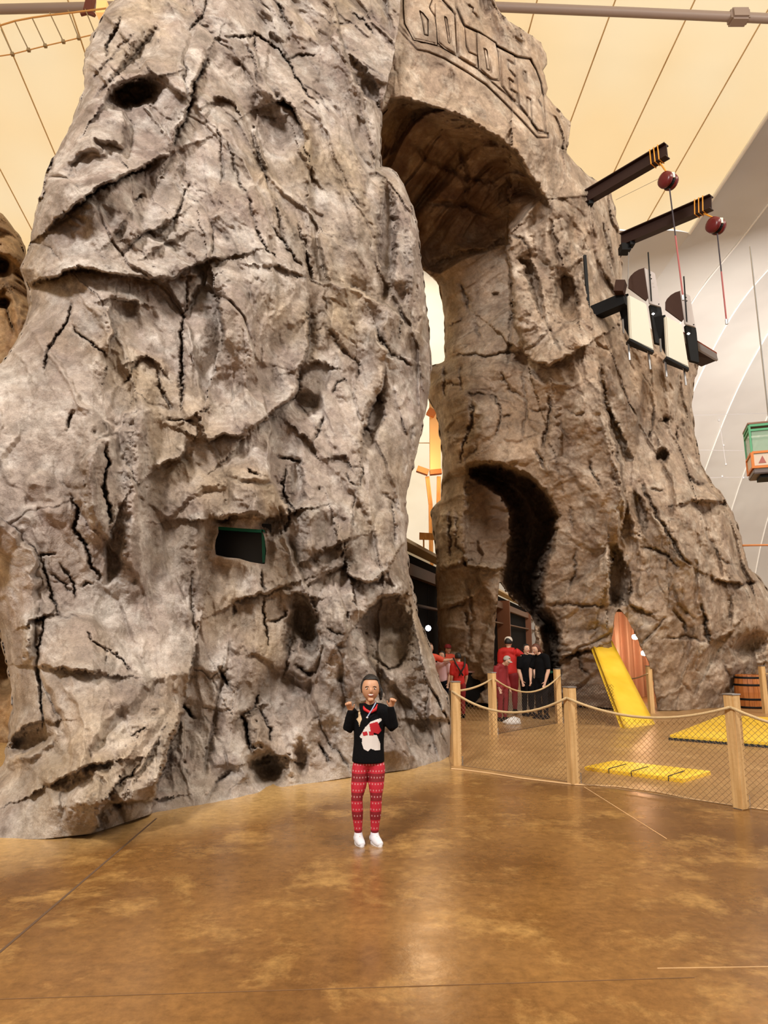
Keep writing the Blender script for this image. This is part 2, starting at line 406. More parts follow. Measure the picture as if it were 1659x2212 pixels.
while x < 75:
    strip('fabric_panel', x, x+3.03, -30, 58, GREYF, wr, 0.2); seam(x, 20, 58, SEAMG, wr, 0.055); x += 3.03
seam(19.35, -30, 34.1, SEAMG, wr, 0.10)
q = MB()
for (a, b) in (((1500, 897), (1659, 893)), ((1500, 972), (1659, 974)), ((1530, 1032), (1659, 1030))):
    A = at(*a, 45); B = at(*b, 45); q.tube([A-(B-A)*0.2, A, B, B+(B-A)], 0.02, 5)
q.tube([at(1553, 900, 45), at(1560, 950, 45), at(1568, 1003, 45)], 0.02, 5)
hc = q.build('guy_cable', GREY); tag(hc, 'thin cable grid hanging before the grey tent wall on the right', 'cable')
for (px, py) in ((1553, 908), (1563, 962), (1568, 1003), (1560, 1029), (1606, 1032)):
    s_ = MB(); s_.lathe([(0, -.09), (.07, -.06), (.07, .06), (0, .09)], at(px, py, 45), 8); s_.build('cable_clamp', GREY, hc)
q = MB(); q.prism([(-70, -30, 0), (80, -30, 0), (80, -30, 40), (-70, -30, 40)], (0, -.1, 0)); wf = q.build('wall_front', GREYF); tag(wf, 'tent end wall behind the viewer', kind='structure')
q = MB(); q.prism([(-56, -30, 0), (-62, 58, 0), (-62, 58, 40), (-56, -30, 40)], (-.1, 0, 0)); wl = q.build('wall_left', OFFW); tag(wl, 'tent side wall far to the left', kind='structure')
# roof pipe and cable lattice at the top left
q = MB(); P_ = [at(px, py, D) for px, py, D in ((-300, 26, 21.4), (0, 20, 21.7), (125, 17, 21.8), (250, 14, 21.9), (830, 2, 22), (1070, 15, 22), (1365, 27, 21.8), (1659, 40, 21.6), (2000, 58, 21.2))]
q.tube(P_, 0.17, 12); PJ = at(1595, 37, 21.65); pipe = q.build('roof_pipe', mat('grey_pipe', (0.30, 0.23, 0.20), 0.45), None, True); tag(pipe, 'long grey roof pipe across the top under the cream fabric', 'pipe')
q = MB(); q.box(PJ, (.7, .5, .5)); q.build('joint_clamp', bpy.data.materials['grey_pipe'], pipe, bevel=.08)
LC = mat('lattice_cable', (0.30, 0.22, 0.12), 0.7); AMB = mat('amber_cable', (0.62, 0.30, 0.08), 0.6)
lat = thing('cable_lattice', 'thin brown cable lattice hanging below the roof pipe, upper left', 'cable', at(80, 80, 20))
def loc_tube(par, name, pts, r, m, n=6):
    q = MB(); q.tube([Vector(p)-par.location for p in pts], r, n); return q.build(name, m, par, True)
loc_tube(lat, 'top_cable', [at(px, py, 20) for px, py in ((-60, 66), (0, 55), (33, 45), (70, 38), (105, 33), (150, 28), (230, 18))], 0.03, AMB)
loc_tube(lat, 'bottom_cable', [at(px, py, 20) for px, py in ((-60, 130), (0, 121), (27, 117), (62, 108), (98, 99), (137, 90), (170, 82), (230, 68))], 0.02, AMB)
for a, b in (((-10, 56), (-6, 121)), ((3, 64), (27, 117)), ((33, 48), (62, 108)), ((70, 40), (98, 99)), ((107, 27), (137, 90)), ((147, 22), (170, 82)), ((184, 20), (206, 74))):
    loc_tube(lat, 'cable', [at(*a, 20), at(*b, 20)], 0.022, LC)
    s_ = MB(); c_ = at(*b, 20)-lat.location; s_.box(c_, (.1, .1, .1)); s_.build('clamp', LC, lat)
brk = thing('roof_bracket', 'dark red steel bracket hanging at the roof pipe, left of the tower top', 'bracket', at(188, 15, 20.5))
q = MB(); q.beam(at(203, -30, 20.5)-brk.location, at(190, 26, 20.5)-brk.location, .22, .25); q.build('arm', mat('dark_red_steel', (0.12, 0.02, 0.015), 0.5), brk)
q = MB(); q.beam(at(174, 31, 20.5)-brk.location, at(189, 27, 20.5)-brk.location, .1, .1); q.beam(at(189, 27, 20.5)-brk.location, at(205, 33, 20.5)-brk.location, .1, .1); q.build('foot', bpy.data.materials['dark_red_steel'], brk)
q = MB(); q.box((0, 0, 0), (.35, .3, .5)); o = q.build('lamp_shade', mat('lit_lamp', (0.9, 0.5, 0.2), 0.5, emis=(1.0, 0.55, 0.2), es=0.6), brk); o.location = at(222, 22, 20.5)-brk.location
# ------------------------------------------------------------------ rock sculpting
def relief(name, outer, holes, dfun, step, matr, parent, skirt=3.0, nosk=None, back=True, bholes=()):
    xs = np.arange(min(p[0] for p in outer)-step, max(p[0] for p in outer)+step*2, step)
    ys = np.arange(min(p[1] for p in outer)-step, max(p[1] for p in outer)+step*2, step)
    X, Y = np.meshgrid(xs, ys); ins = inside(X, Y, outer)
    for h in holes: ins &= ~inside(X, Y, h)
    q = ins[:-1, :-1] | ins[1:, :-1] | ins[:-1, 1:] | ins[1:, 1:]
    use = np.zeros(X.shape, bool)
    use[:-1, :-1] |= q; use[1:, :-1] |= q; use[:-1, 1:] |= q; use[1:, 1:] |= q
    out = use & ~ins
    PX, PY = X.copy(), Y.copy()
    nx, ny = nearest_on(X[out], Y[out], [outer]+list(holes)); PX[out] = nx; PY[out] = ny
    idx = np.full(X.shape, -1); idx[use] = np.arange(use.sum())
    px = PX[use]; py = PY[use]
    D, crack, umber_shade = dfun(px, py)
    n = len(px)
    i, j = np.nonzero(q)
    F = np.stack([idx[i, j], idx[i+1, j], idx[i+1, j+1], idx[i, j+1]], 1)
    # boundary edges -> skirts going back along the view distance
    E = np.concatenate([F[:, [0, 1]], F[:, [1, 2]], F[:, [2, 3]], F[:, [3, 0]]])
    key = np.minimum(E[:, 0], E[:, 1]).astype(np.int64)*n + np.maximum(E[:, 0], E[:, 1])
    uq, inv, cnt = np.unique(key, return_inverse=True, return_counts=True)
    be = E[cnt[inv] == 1]
    def pos(px, py, D):
        u = (px-829.5)/FPX; v = -(py-1106)/FPX; yy = cp-v*sp; zz = sp+v*cp
        return np.stack([u/yy*D, D, CAM_H+zz/yy*D], 1)
    V = [pos(px, py, D)]; CR = [crack]; UM = [umber_shade]; FF = [F]
    bv = np.unique(be); m = np.full(n, -1); m[bv] = np.arange(len(bv)); base = n; prev = None
    for dd in ([0.12, 0.5, 1.4, skirt] if skirt > 1 else [skirt]):
        P = pos(px[bv], py[bv], D[bv]+dd)
        if skirt > 1: P = P + (vnoise(P[:, 0]*2, P[:, 2]*2, P[:, 1]*2, 5)*0.05*min(dd, 1))[:, None]
        V.append(P); CR.append(crack[bv]*0); UM.append(umber_shade[bv])
        a = (prev + m[be[:, 0]]) if prev is not None else be[:, 0]; b = (prev + m[be[:, 1]]) if prev is not None else be[:, 1]
        FF.append(np.stack([b, a, base + m[be[:, 0]], base + m[be[:, 1]]], 1))
        prev = base; base += len(bv)
    if back:
        s2 = 26; X2, Y2 = np.meshgrid(np.arange(xs[0], xs[-1], s2), np.arange(ys[0], ys[-1], s2)); i2 = inside(X2, Y2, outer)
        for h in list(holes)+list(bholes): i2 &= ~inside(X2, Y2, h)
        q2 = i2[:-1, :-1] & i2[1:, :-1] & i2[:-1, 1:] & i2[1:, 1:]; id2 = np.arange(X2.size).reshape(X2.shape) + base
        d2, _, _ = dfun(X2.ravel().astype(float), Y2.ravel().astype(float), True)
        V.append(pos(X2.ravel(), Y2.ravel(), d2+skirt*0.95)); CR.append(np.zeros(X2.size)); UM.append(np.zeros(X2.size))
        a, b = np.nonzero(q2); FF.append(np.stack([id2[a, b], id2[a, b+1], id2[a+1, b+1], id2[a+1, b]], 1))
    V = np.concatenate(V); F = np.concatenate(FF)
    V[:, 2] = np.maximum(V[:, 2], -0.06)
    bad = (F[:, 0] == F[:, 1])
    me = np_mesh(name, V, F[~bad], matr)
    for nm, arr in (('crack', np.concatenate(CR)), ('umber_shade', np.concatenate(UM))):
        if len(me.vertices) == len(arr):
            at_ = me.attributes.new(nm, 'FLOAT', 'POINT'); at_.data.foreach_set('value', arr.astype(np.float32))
    return link(name, me, parent)

def apply_feats(X, Y, feats):
    """feats: ('L', pts, h, w) ledge raised on the left-hand side; ('G', pts, depth, w) groove; ('B', cx, cy, rx, ry, h, rot) bump/hollow; ('C', poly, depth, ramp) carved pocket; ('R', pts, h, w) rounded ridge"""
    disp = np.zeros(X.shape); crack = np.zeros(X.shape)
    for f in feats:
        k = f[0]
        if k == 'B':
            _, cx, cy, rx, ry, h, rot = f; h *= 1.5; R = max(rx, ry)*2.4
            m = (abs(X-cx) < R) & (abs(Y-cy) < R)
            if not m.any(): continue
            x = X[m]-cx; y = Y[m]-cy; c, s = math.cos(math.radians(rot)), math.sin(math.radians(rot))
            a = (x*c+y*s)/rx; b = (-x*s+y*c)/ry; r2 = a*a+b*b
            disp[m] += h*np.exp(-r2**1.5*0.9) if h > 0 else h*np.exp(-r2**2*0.7)
            continue
        pts = f[1]; w = f[3]*(0.62 if k == 'G' else 1); R = w*5+4
        x0 = min(p[0] for p in pts)-R; x1 = max(p[0] for p in pts)+R; y0_ = min(p[1] for p in pts)-R; y1_ = max(p[1] for p in pts)+R
        m = (X > x0) & (X < x1) & (Y > y0_) & (Y < y1_)
        if not m.any(): continue
        x = X[m]; y = Y[m]; h = f[2]*(1.7 if k in 'LR' else 1.2)
        if k == 'C':
            d, _ = seg_sd(x, y, pts, True); i_ = inside(x, y, pts)
            disp[m] -= np.where(i_, h*(1-np.exp(-d/w)), 0)
            continue
        d, sg = seg_sd(x, y, pts)
        # taper towards the two ends
        L = 0; tot = sum(math.hypot(b[0]-a[0], b[1]-a[1]) for a, b in zip(pts[:-1], pts[1:]))
        e0 = np.hypot(x-pts[0][0], y-pts[0][1]); e1 = np.hypot(x-pts[-1][0], y-pts[-1][1]); tp = np.clip(np.minimum(e0, e1)/(tot*0.22+1), 0.0, 1)**0.6
        if k == 'G':
            g = np.exp(-(d/w)**2)*tp; disp[m] -= h*g; crack[m] = np.maximum(crack[m], 0.7*np.exp(-(d/(w*0.7))**2)*np.clip(tp*1.4, 0, 1))
        elif k == 'R':
            disp[m] += h*np.exp(-(d/w)**2)*tp
        elif k == 'L':
            step = 1/(1+np.exp(-d*sg/1.3))
            disp[m] += tp*(h*np.exp(-d/w)*step - 0.45*h*np.exp(-d/(w*0.35))*(1-step))
            crack[m] = np.maximum(crack[m], 0.75*tp*np.exp(-((d*sg+2.2)/3.0)**2)*min(1, h/0.10))
    return disp, crack

def strata(a, z, amp=1.0, seed=0, sc=1.0, net=0.0):
    """generic rock relief on wall coordinates (metres): folds, broad tilted facets, sparse thin cracks, pitting"""
    wx = a + 0.30*fbm(a*0.8/sc, z*0.6/sc, None, 2, seed+1) + 0.05*fbm(a*5, z*5, None, 3, seed+8); wz = z + 0.30*fbm(a*0.8/sc+9, z*0.7/sc, None, 2, seed+2) + 0.05*fbm(a*5+4, z*5, None, 3, seed+9)
    disp = 0.26*fbm(wx*0.62/sc, wz*0.30/sc, None, 4, seed+3)
    crack = np.zeros(a.shape)
    for (sx, sy, tilt, off, gro, cw, sh, sd) in ((0.95, 0.60, 0.36, 0.14, 0.05, 0.016, 0.10, 11), (2.1, 1.5, 0.12, 0.04, 0.025, 0.02, 0.2, 23), (5.2, 4.0, 0.028, 0.010, 0.0, 0.03, 0.3, 37)):
        f1, f2, cx, cy, dx, dy = worley(wx*sx/sc + 0.3*wz*sy/sc, wz*sy/sc, seed+sd)
        zz = np.zeros_like(cx); t1 = _h(cx, cy, zz, seed+sd+1)*2-1; t2 = _h(cx, cy, zz, seed+sd+2)*2-1; t3 = _h(cx, cy, zz, seed+sd+3)*2-1
        edge = f2-f1; on = np.clip(vnoise(wx*0.9/sc+sd, wz*0.8/sc, None, seed+sd)*3.0-0.2+net*2.0, 0, 1)
        e = np.clip(edge/sh, 0, 1); e = e*e*(3-2*e)
        disp = disp + e*(tilt*(t1*dx + t2*dy*0.8) + off*t3) - gro*np.exp(-(edge/cw)**2)*on
        crack = np.maximum(crack, (0.5 if sx < 4 else 0.0)*np.exp(-(edge/cw)**2)*on)
    r1 = 1-abs(fbm(wx*1.6/sc, wz*0.75/sc, None, 4, seed+60)); disp = disp + 0.07*(r1**2-0.5)
    disp = disp + 0.026*fbm(a*3.2, z*2.6, None, 5, seed+77, 0.5) + 0.008*fbm(a*16, z*16, None, 3, seed+80)
    return disp*amp, crack

# ---- front tower guides
A_floor = [(-140, 1824), (-60, 1822), (0, 1815), (100, 1812), (200, 1800), (330, 1757), (400, 1745), (500, 1727), (600, 1703), (700, 1688), (760, 1678), (860, 1665), (972, 1652), (1100, 1640)]
_fx = [p[0] for p in A_floor]; _fd = [floor_at(*p).y for p in A_floor]
A_right = [(862, -260), (868, -60), (864, 0), (860, 60), (850, 120), (838, 175), (824, 240), (822, 300), (822, 360), (838, 362), (856, 372), (870, 398), (880, 425), (893, 460), (903, 500), (907, 545), (915, 600), (920, 650), (926, 700), (930, 770), (928, 830), (920, 885), (908, 940), (897, 990), (884, 1040), (877, 1075), (876, 1110), (880, 1190), (884, 1250), (893, 1290), (903, 1330), (922, 1380), (938, 1425), (950, 1470), (963, 1495), (970, 1530), (972, 1580), (971, 1652)]
A_bot = [(972, 1652), (860, 1665), (760, 1678), (700, 1688), (600, 1703), (500, 1727), (400, 1745), (330, 1757), (200, 1800), (100, 1812), (0, 1815), (-60, 1822), (-110, 1822)]
A_left = [(-110, 1822), (-90, 1720), (-30, 1690), (8, 1650), (22, 1600), (28, 1540), (24, 1480), (12, 1420), (2, 1370), (-10, 1330), (-40, 1260), (-60, 1150), (-60, 900), (-30, 810), (6, 782), (36, 742), (58, 700), (68, 660), (64, 625), (54, 600), (46, 580), (58, 550), (66, 510), (78, 460), (88, 420), (98, 375), (118, 335), (150, 275), (172, 225), (183, 190), (181, 150), (185, 115), (200, 85), (212, 55), (225, 30), (252, 0), (262, -60), (275, -260)]
A_out = wob(A_right[:-1], 2.0, 3, 10, False) + A_bot + wob(A_left[1:], 2.2, 4, 10, False)
A_win = [(471, 1137), (520, 1141), (565, 1144), (571, 1160), (575, 1190), (572, 1219), (541, 1214), (517, 1207), (488, 1205), (465, 1199), (464, 1180), (466, 1166), (472, 1150)]
A_sil = [A_right[6:], A_left[1:11], A_left[14:]]
A_F = [
 ('B', 288, 203, 46, 24, -0.75, -14), ('L', [(215, 238), (240, 205), (275, 180), (335, 166)], .16, 26),
 ('L', [(100, 497), (150, 455), (190, 420), (230, 397), (290, 370), (330, 348), (372, 330)], .26, 34), ('G', [(130, 470), (190, 424), (230, 401), (290, 374), (335, 350)], .14, 5),
 ('L', [(60, 617), (110, 600), (170, 578), (220, 585), (290, 598), (345, 603), (375, 600)], .24, 40), ('L', [(365, 604), (410, 580), (450, 565), (496, 555)], .18, 30),
 ('G', [(60, 618), (110, 602), (170, 582), (230, 590)], .08, 4),
 ('G', [(412, 578), (402, 640), (392, 700), (391, 780), (393, 850)], .10, 4), ('G', [(449, 0), (440, 30), (425, 52), (405, 70)], .12, 4),
 ('G', [(449, 123), (441, 152), (420, 181), (412, 217), (409, 239), (384, 282), (369, 326)], .2, 6), ('L', [(369, 326), (384, 282), (404, 250), (410, 200), (447, 125)], .18, 30),
 ('G', [(260, 33), (250, 65), (243, 80), (235, 96), (228, 125)], .16, 5), ('B', 300, 120, 20, 60, -.18, 35), ('G', [(340, 60), (300, 110), (250, 160), (200, 220)], .12, 9),
 ('L', [(463, 216), (470, 211), (499, 220), (508, 232)], .14, 14),
 ('L', [(590, 220), (600, 215), (615, 216), (632, 232), (645, 262), (656, 305)], .28, 30), ('L', [(645, 318), (652, 340), (674, 374)], .14, 20), ('G', [(592, 217), (612, 217), (632, 236), (648, 272), (656, 308)], .16, 5),
 ('B', 590, 270, 42, 60, -.22, -15), ('G', [(555, 250), (575, 256), (598, 255)], .05, 3),
 ('G', [(482, 78), (520, 80), (552, 72), (585, 95), (610, 120), (622, 133), (640, 165), (665, 200), (692, 232)], .16, 4), ('G', [(622, 133), (645, 121), (684, 114)], .1, 4), ('G', [(552, 72), (553, 112)], .1, 4),
 ('L', [(590, 175), (565, 150), (545, 100)], .12, 20), ('G', [(598, 0), (612, 32), (632, 64)], .12, 5), ('G', [(758, 25), (782, 48), (808, 74)], .12, 4),
 ('C', [(752, 118), (775, 130), (800, 160), (818, 190), (822, 232), (806, 222), (786, 205), (768, 170), (756, 145)], .38, 9), ('L', [(822, 238), (800, 215), (772, 180), (748, 130), (735, 80), (722, 0)], .20, 34),
 ('G', [(530, 92), (555, 150), (562, 200)], .06, 4), ('G', [(470, 260), (476, 330), (482, 410)], .07, 5), ('G', [(538, 270), (556, 340), (585, 410), (602, 470), (612, 540)], .12, 6), ('G', [(490, 300), (510, 380), (540, 440), (560, 500)], .07, 5),
 ('L', [(700, 585), (676, 555), (640, 510), (600, 440), (575, 380)], .10, 30), ('G', [(548, 485), (575, 535), (600, 562)], .12, 4), ('G', [(588, 490), (618, 535), (652, 580)], .12, 4), ('G', [(640, 470), (655, 530), (668, 600)], .1, 5), ('R', [(660, 330), (668, 430), (672, 560)], .08, 9), ('R', [(760, 300), (772, 420), (768, 560)], .07, 12),
 ('L', [(305, 507), (330, 498), (358, 480)], .20, 22), ('L', [(245, 512), (262, 490), (275, 470)], .10, 16), ('G', [(290, 434), (312, 425)], .12, 5), ('G', [(409, 398), (390, 445), (370, 490)], .12, 5), ('L', [(330, 545), (352, 530), (380, 515)], .12, 15), ('G', [(255, 560), (290, 520), (320, 500)], .08, 6),
 ('G', [(118, 335), (100, 390), (82, 460)], .14, 5), ('G', [(186, 190), (245, 120), (300, 60)], .06, 6),
 # below the long ledge
 ('G', [(155, 653), (152, 672), (149, 688), (136, 713), (117, 735), (101, 767), (90, 805)], .14, 4), ('G', [(158, 704), (187, 735), (221, 761), (236, 775)], .1, 3.5),
 ('L', [(234, 775), (247, 716), (236, 675), (244, 647)], .18, 26), ('L', [(244, 647), (266, 646), (293, 652)], .2, 14), ('B', 270, 672, 24, 22, -.12, 0),
 ('L', [(466, 632), (478, 685), (485, 726), (475, 760)], .32, 60), ('G', [(467, 640), (479, 686), (485, 728), (474, 760)], .12, 4), ('B', 545, 670, 80, 120, .30, 0), ('B', 430, 730, 36, 60, .16, 0),
 ('G', [(392, 685), (391, 764), (392, 843), (396, 900)], .16, 6), ('L', [(297, 775), (316, 767), (340, 792)], .16, 18), ('G', [(269, 829), (285, 800), (297, 777)], .1, 4), ('G', [(335, 796), (345, 830), (370, 884)], .12, 5),
 ('L', [(408, 906), (427, 893), (440, 930)], .12, 14), ('L', [(433, 944), (450, 950), (483, 934), (516, 944), (530, 935)], .26, 30), ('G', [(360, 905), (425, 910)], .12, 4),
 ('L', [(332, 1019), (361, 998), (395, 985), (410, 958)], .22, 20), ('G', [(158, 890), (150, 910), (146, 928)], .14, 5),
 ('R', [(315, 800), (308, 870), (300, 950), (292, 1060), (285, 1180), (290, 1260)], .22, 24), ('R', [(205, 930), (196, 1000), (200, 1080), (210, 1140)], .20, 22), ('G', [(228, 955), (234, 995), (222, 1039), (230, 1085), (240, 1140)], .26, 6),
 ('L', [(240, 1145), (250, 1120), (262, 1095)], .2, 16), ('B', 245, 1200, 16, 50, -.2, 5), ('G', [(150, 1065), (169, 1099), (160, 1142), (183, 1180), (201, 1226), (222, 1260)], .16, 5),
 ('G', [(88, 1203), (93, 1226), (106, 1269), (130, 1334)], .12, 4), ('G', [(86, 1203), (118, 1195)], .1, 4), ('G', [(130, 1216), (159, 1262), (162, 1297)], .1, 4), ('G', [(106, 1240), (155, 1278)], .07, 4), ('G', [(200, 1262), (190, 1258), (178, 1270)], .08, 4),
 ('G', [(56, 1350), (95, 1332), (78, 1431)], .12, 4), ('L', [(60, 1350), (95, 1330)], .12, 14), ('R', [(62, 1360), (55, 1420)], .12, 10),
 ('L', [(79, 1440), (130, 1444), (183, 1450), (228, 1455)], .12, 30), ('G', [(79, 1441), (85, 1494), (95, 1579)], .16, 5), ('G', [(185, 1360), (201, 1388), (229, 1400), (229, 1440)], .08, 3.5), ('G', [(229, 1395), (262, 1425), (285, 1450)], .08, 4),
 ('L', [(206, 1800), (215, 1765), (228, 1738)], .35, 50), ('L', [(228, 1737), (270, 1733), (331, 1727)], .25, 30), ('L', [(331, 1735), (345, 1690), (353, 1656), (363, 1614), (381, 1572), (395, 1530), (400, 1505)], .55, 95),
 ('G', [(392, 1518), (405, 1535), (420, 1548)], .2, 6), ('G', [(345, 1700), (352, 1660), (364, 1612), (382, 1570)], .15, 5),
 ('L', [(97, 1701), (120, 1690), (148, 1674), (197, 1653), (250, 1645)], .18, 34), ('G', [(247, 1695), (280, 1675), (303, 1650)], .1, 4), ('R', [(200, 1690), (260, 1650), (330, 1560), (370, 1500)], .10, 16), ('G', [(275, 1593), (300, 1582), (320, 1568)], .08, 4), ('L', [(280, 1700), (320, 1640), (350, 1580)], .08, 14),
 ('B', 62, 1603, 40, 20, -.35, -25), ('L', [(22, 1600), (60, 1565), (98, 1560)], .14, 20), ('R', [(20, 1640), (60, 1630), (110, 1590)], .14, 14),
 # window hood and the block above
 ('L', [(452, 1120), (480, 1118), (520, 1112), (548, 1108), (570, 1120), (605, 1112)], .42, 34), ('B', 525, 1050, 62, 50, .30, 0), ('B', 590, 1130, 22, 26, -.25, 0), ('R', [(440, 1060), (430, 1130), (425, 1200), (430, 1320)], .14, 24),
 # middle
 ('L', [(540, 935), (570, 905), (599, 883), (625, 866), (642, 848), (649, 791), (662, 762), (666, 700), (662, 625)], .30, 46), ('G', [(600, 884), (626, 866), (643, 850), (650, 792)], .14, 5),
 ('G', [(660, 540), (666, 575), (672, 606)], .16, 6), ('L', [(884, 702), (852, 674), (800, 640), (750, 617), (690, 606)], .20, 34), ('L', [(560, 572), (600, 575), (640, 592), (664, 602)], .10, 20), ('L', [(496, 562), (530, 560), (575, 575)], -.06, 20),
 ('G', [(814, 708), (824, 735), (844, 765), (868, 775), (891, 795)], .2, 4.5), ('L', [(868, 772), (846, 766), (824, 736), (812, 705)], .14, 30), ('L', [(781, 985), (786, 930), (811, 868), (824, 838), (834, 781)], .28, 34),
 ('B', 806, 900, 16, 50, -.4, 14), ('B', 835, 520, 17, 110, -.45, 2), ('B', 850, 640, 24, 26, -.25, 0), ('G', [(861, 665), (866, 690), (858, 740)], .08, 4), ('R', [(884, 430), (893, 520), (900, 640)], .14, 16),
 ('L', [(652, 791), (675, 780), (700, 788)], .18, 16), ('G', [(718, 857), (725, 828), (745, 818), (752, 830)], .12, 4), ('B', 655, 873, 26, 24, -.28, 0), ('B', 745, 838, 22, 22, .12, 0),
 ('G', [(599, 988), (625, 993), (652, 1002)], .18, 4.5), ('G', [(617, 1010), (612, 1060), (628, 1095), (640, 1110)], .22, 6), ('G', [(672, 957), (688, 930), (698, 897)], .14, 4), ('L', [(640, 930), (665, 950), (672, 962)], .16, 16),
 ('L', [(722, 988), (745, 982), (752, 995)], .12, 12), ('G', [(752, 1012), (752, 1044), (780, 1046), (782, 1012), (760, 1006)], .06, 3), ('G', [(532, 1015), (545, 1022), (562, 1028)], .15, 5),
 ('G', [(745, 760), (775, 790), (770, 830)], .1, 5), ('B', 720, 710, 40, 60, .14, 0), ('G', [(700, 700), (740, 755), (750, 780)], .08, 8),
 ('G', [(609, 1067), (620, 1091), (626, 1125), (612, 1146), (599, 1154)], .18, 5), ('B', 640, 1050, 14, 50, -.2, 0),
 # lower right
 ('R', [(690, 1060), (676, 1110), (670, 1160), (680, 1210)], .2, 22), ('B', 740, 1120, 50, 70, .18, 0), ('L', [(676, 1203), (697, 1190), (735, 1172), (765, 1163)], .16, 20), ('L', [(694, 1247), (715, 1232), (738, 1220), (748, 1200)], .22, 20), ('G', [(741, 1170), (745, 1205), (742, 1225)], .1, 4),
 ('L', [(742, 1205), (750, 1235), (768, 1252), (789, 1260), (816, 1254), (832, 1240), (842, 1222)], .34, 44), ('G', [(750, 1237), (770, 1253), (792, 1260), (818, 1254), (836, 1234)], .1, 4), ('G', [(765, 1060), (762, 1110), (760, 1160)], .08, 4), ('G', [(845, 1075), (850, 1130), (852, 1190)], .1, 6), ('G', [(820, 1060), (850, 1085), (870, 1110)], .07, 5),
 ('L', [(772, 1346), (796, 1314), (823, 1294), (850, 1288), (882, 1287)], .42, 40), ('B', 838, 1360, 46, 60, -.55, -15), ('B', 846, 1420, 40, 36, -.25, 0), ('R', [(884, 1310), (898, 1370), (920, 1440), (945, 1520)], .22, 20), ('G', [(806, 1411), (822, 1435), (840, 1448), (862, 1435), (880, 1410)], .16, 5), ('B', 842, 1395, 24, 26, .18, 0),
 ('L', [(866, 1580), (850, 1545), (833, 1508), (815, 1470), (800, 1430), (786, 1389), (776, 1342)], .42, 75), ('B', 885, 1540, 30, 80, -.22, -15), ('R', [(790, 1240), (740, 1330), (725, 1400), (735, 1470)], .16, 34),
 ('L', [(633, 1283), (648, 1282), (664, 1285)], .24, 14), ('B', 662, 1345, 22, 54, -.5, -12), ('B', 632, 1370, 14, 40, -.2, 10), ('L', [(665, 1400), (660, 1340), (690, 1300), (700, 1250)], -.05, 10), ('G', [(706, 1352), (722, 1368), (740, 1370)], .12, 4), ('G', [(748, 1320), (750, 1350)], .12, 4),
 ('L', [(504, 1305), (531, 1291), (569, 1284), (616, 1267)], .14, 30), ('G', [(504, 1306), (533, 1291), (569, 1285), (616, 1267), (630, 1280)], .08, 4), ('G', [(569, 1287), (572, 1342), (578, 1400)], .12, 4), ('G', [(562, 1230), (567, 1260), (571, 1280)], .12, 4), ('G', [(506, 1306), (505, 1330)], .1, 4),
 ('G', [(476, 1440), (486, 1462), (496, 1484)], .2, 5), ('B', 525, 1440, 50, 46, .22, -20), ('G', [(579, 1342), (600, 1340), (616, 1331), (612, 1310)], .12, 4), ('B', 520, 1520, 34, 40, .16, 0), ('L', [(560, 1530), (545, 1540), (528, 1548)], -.1, 10),
 ('G', [(525, 1545), (532, 1570), (538, 1593), (545, 1622)], .3, 6), ('G', [(525, 1545), (552, 1530), (560, 1500)], .16, 5), ('G', [(560, 1530), (580, 1560), (582, 1605)], .12, 5), ('R', [(555, 1560), (562, 1610)], .14, 14), ('L', [(558, 1640), (590, 1630), (625, 1640)], .16, 20),
 ('B', 575, 1665, 32, 38, -.45, -10), ('B', 660, 1560, 60, 60, .2, 0), ('G', [(690, 1610), (702, 1630), (712, 1648)], .16, 5), ('B', 650, 1640, 12, 34, -.16, 0), ('R', [(625, 1630), (628, 1680)], .12, 12), ('R', [(505, 1690), (560, 1660), (600, 1640)], .1, 10),
 ('G', [(640, 1440), (665, 1455), (678, 1450)], .16, 5), ('G', [(610, 1470), (625, 1400), (640, 1350)], .1, 6), ('G', [(745, 1545), (742, 1490), (735, 1440)], .08, 8), ('B', 700, 1590, 26, 40, -.16, 0),
 ('L', [(935, 1553), (952, 1553), (972, 1557)], .28, 36), ('B', 500, 1180, 26, 60, .08, 0), ('G', [(415, 1230), (412, 1300), (425, 1380)], .08, 6), ('G', [(490, 1440), (470, 1520), (455, 1600), (440, 1680)], .08, 8), ('G', [(440, 1740), (470, 1690), (500, 1660)], .1, 7),
]
def tower_depth(px, py, smooth=False):
    Yb = np.interp(px, _fx, _fd); v = -(py-1106)/FPX; kk = (sp+v*cp)/(cp-v*sp)
    ln = 0.10 + 0.05*np.clip((600-py)/600, 0, 1)
    D = (Yb + CAM_H*ln)/(1-ln*kk)
    z = CAM_H + kk*D
    D = D + 0.55*(1-np.exp(-np.maximum(z, 0)/1.1))
    # waist below the long ledge, belly in the middle
    D = D + 0.25*np.exp(-((z-5.6)/1.0)**2) - 0.25*np.exp(-((z-3.6)/1.2)**2)
    for s_ in A_sil:
        if smooth: break
        d, _ = seg_sd(px, py, s_); R = 0.85; wpx = R/D*FPX; t = np.clip(d/wpx, 0, 1)
        D = D + R*(1-np.sqrt(np.clip(1-(1-t)**2, 0, 1)))
    if smooth: return D, None, None
    a = (px-829.5)/FPX*D*1.05 + D*0.68
    sd_, cr = strata(a, z, 1.0, 3)
    jx = px + 3.4*fbm(px/20, py/20, None, 4, 5, .7); jy = py + 3.4*fbm(px/20+7, py/20, None, 4, 6, .7)
    fd, fc = apply_feats(jx, jy, A_F)
    ws_, _ = seg_sd(px, py, A_win, True); calm = np.clip(ws_/20, 0.2, 1)
    low = np.clip(z/0.25, 0, 1)
    disp = (sd_*calm*0.75 + fd*1.0)
    D = D - disp*(0.25+0.75*low)
    return D, np.clip(np.maximum(cr*0.85, fc), 0, 1)*0.55, np.zeros(px.shape)

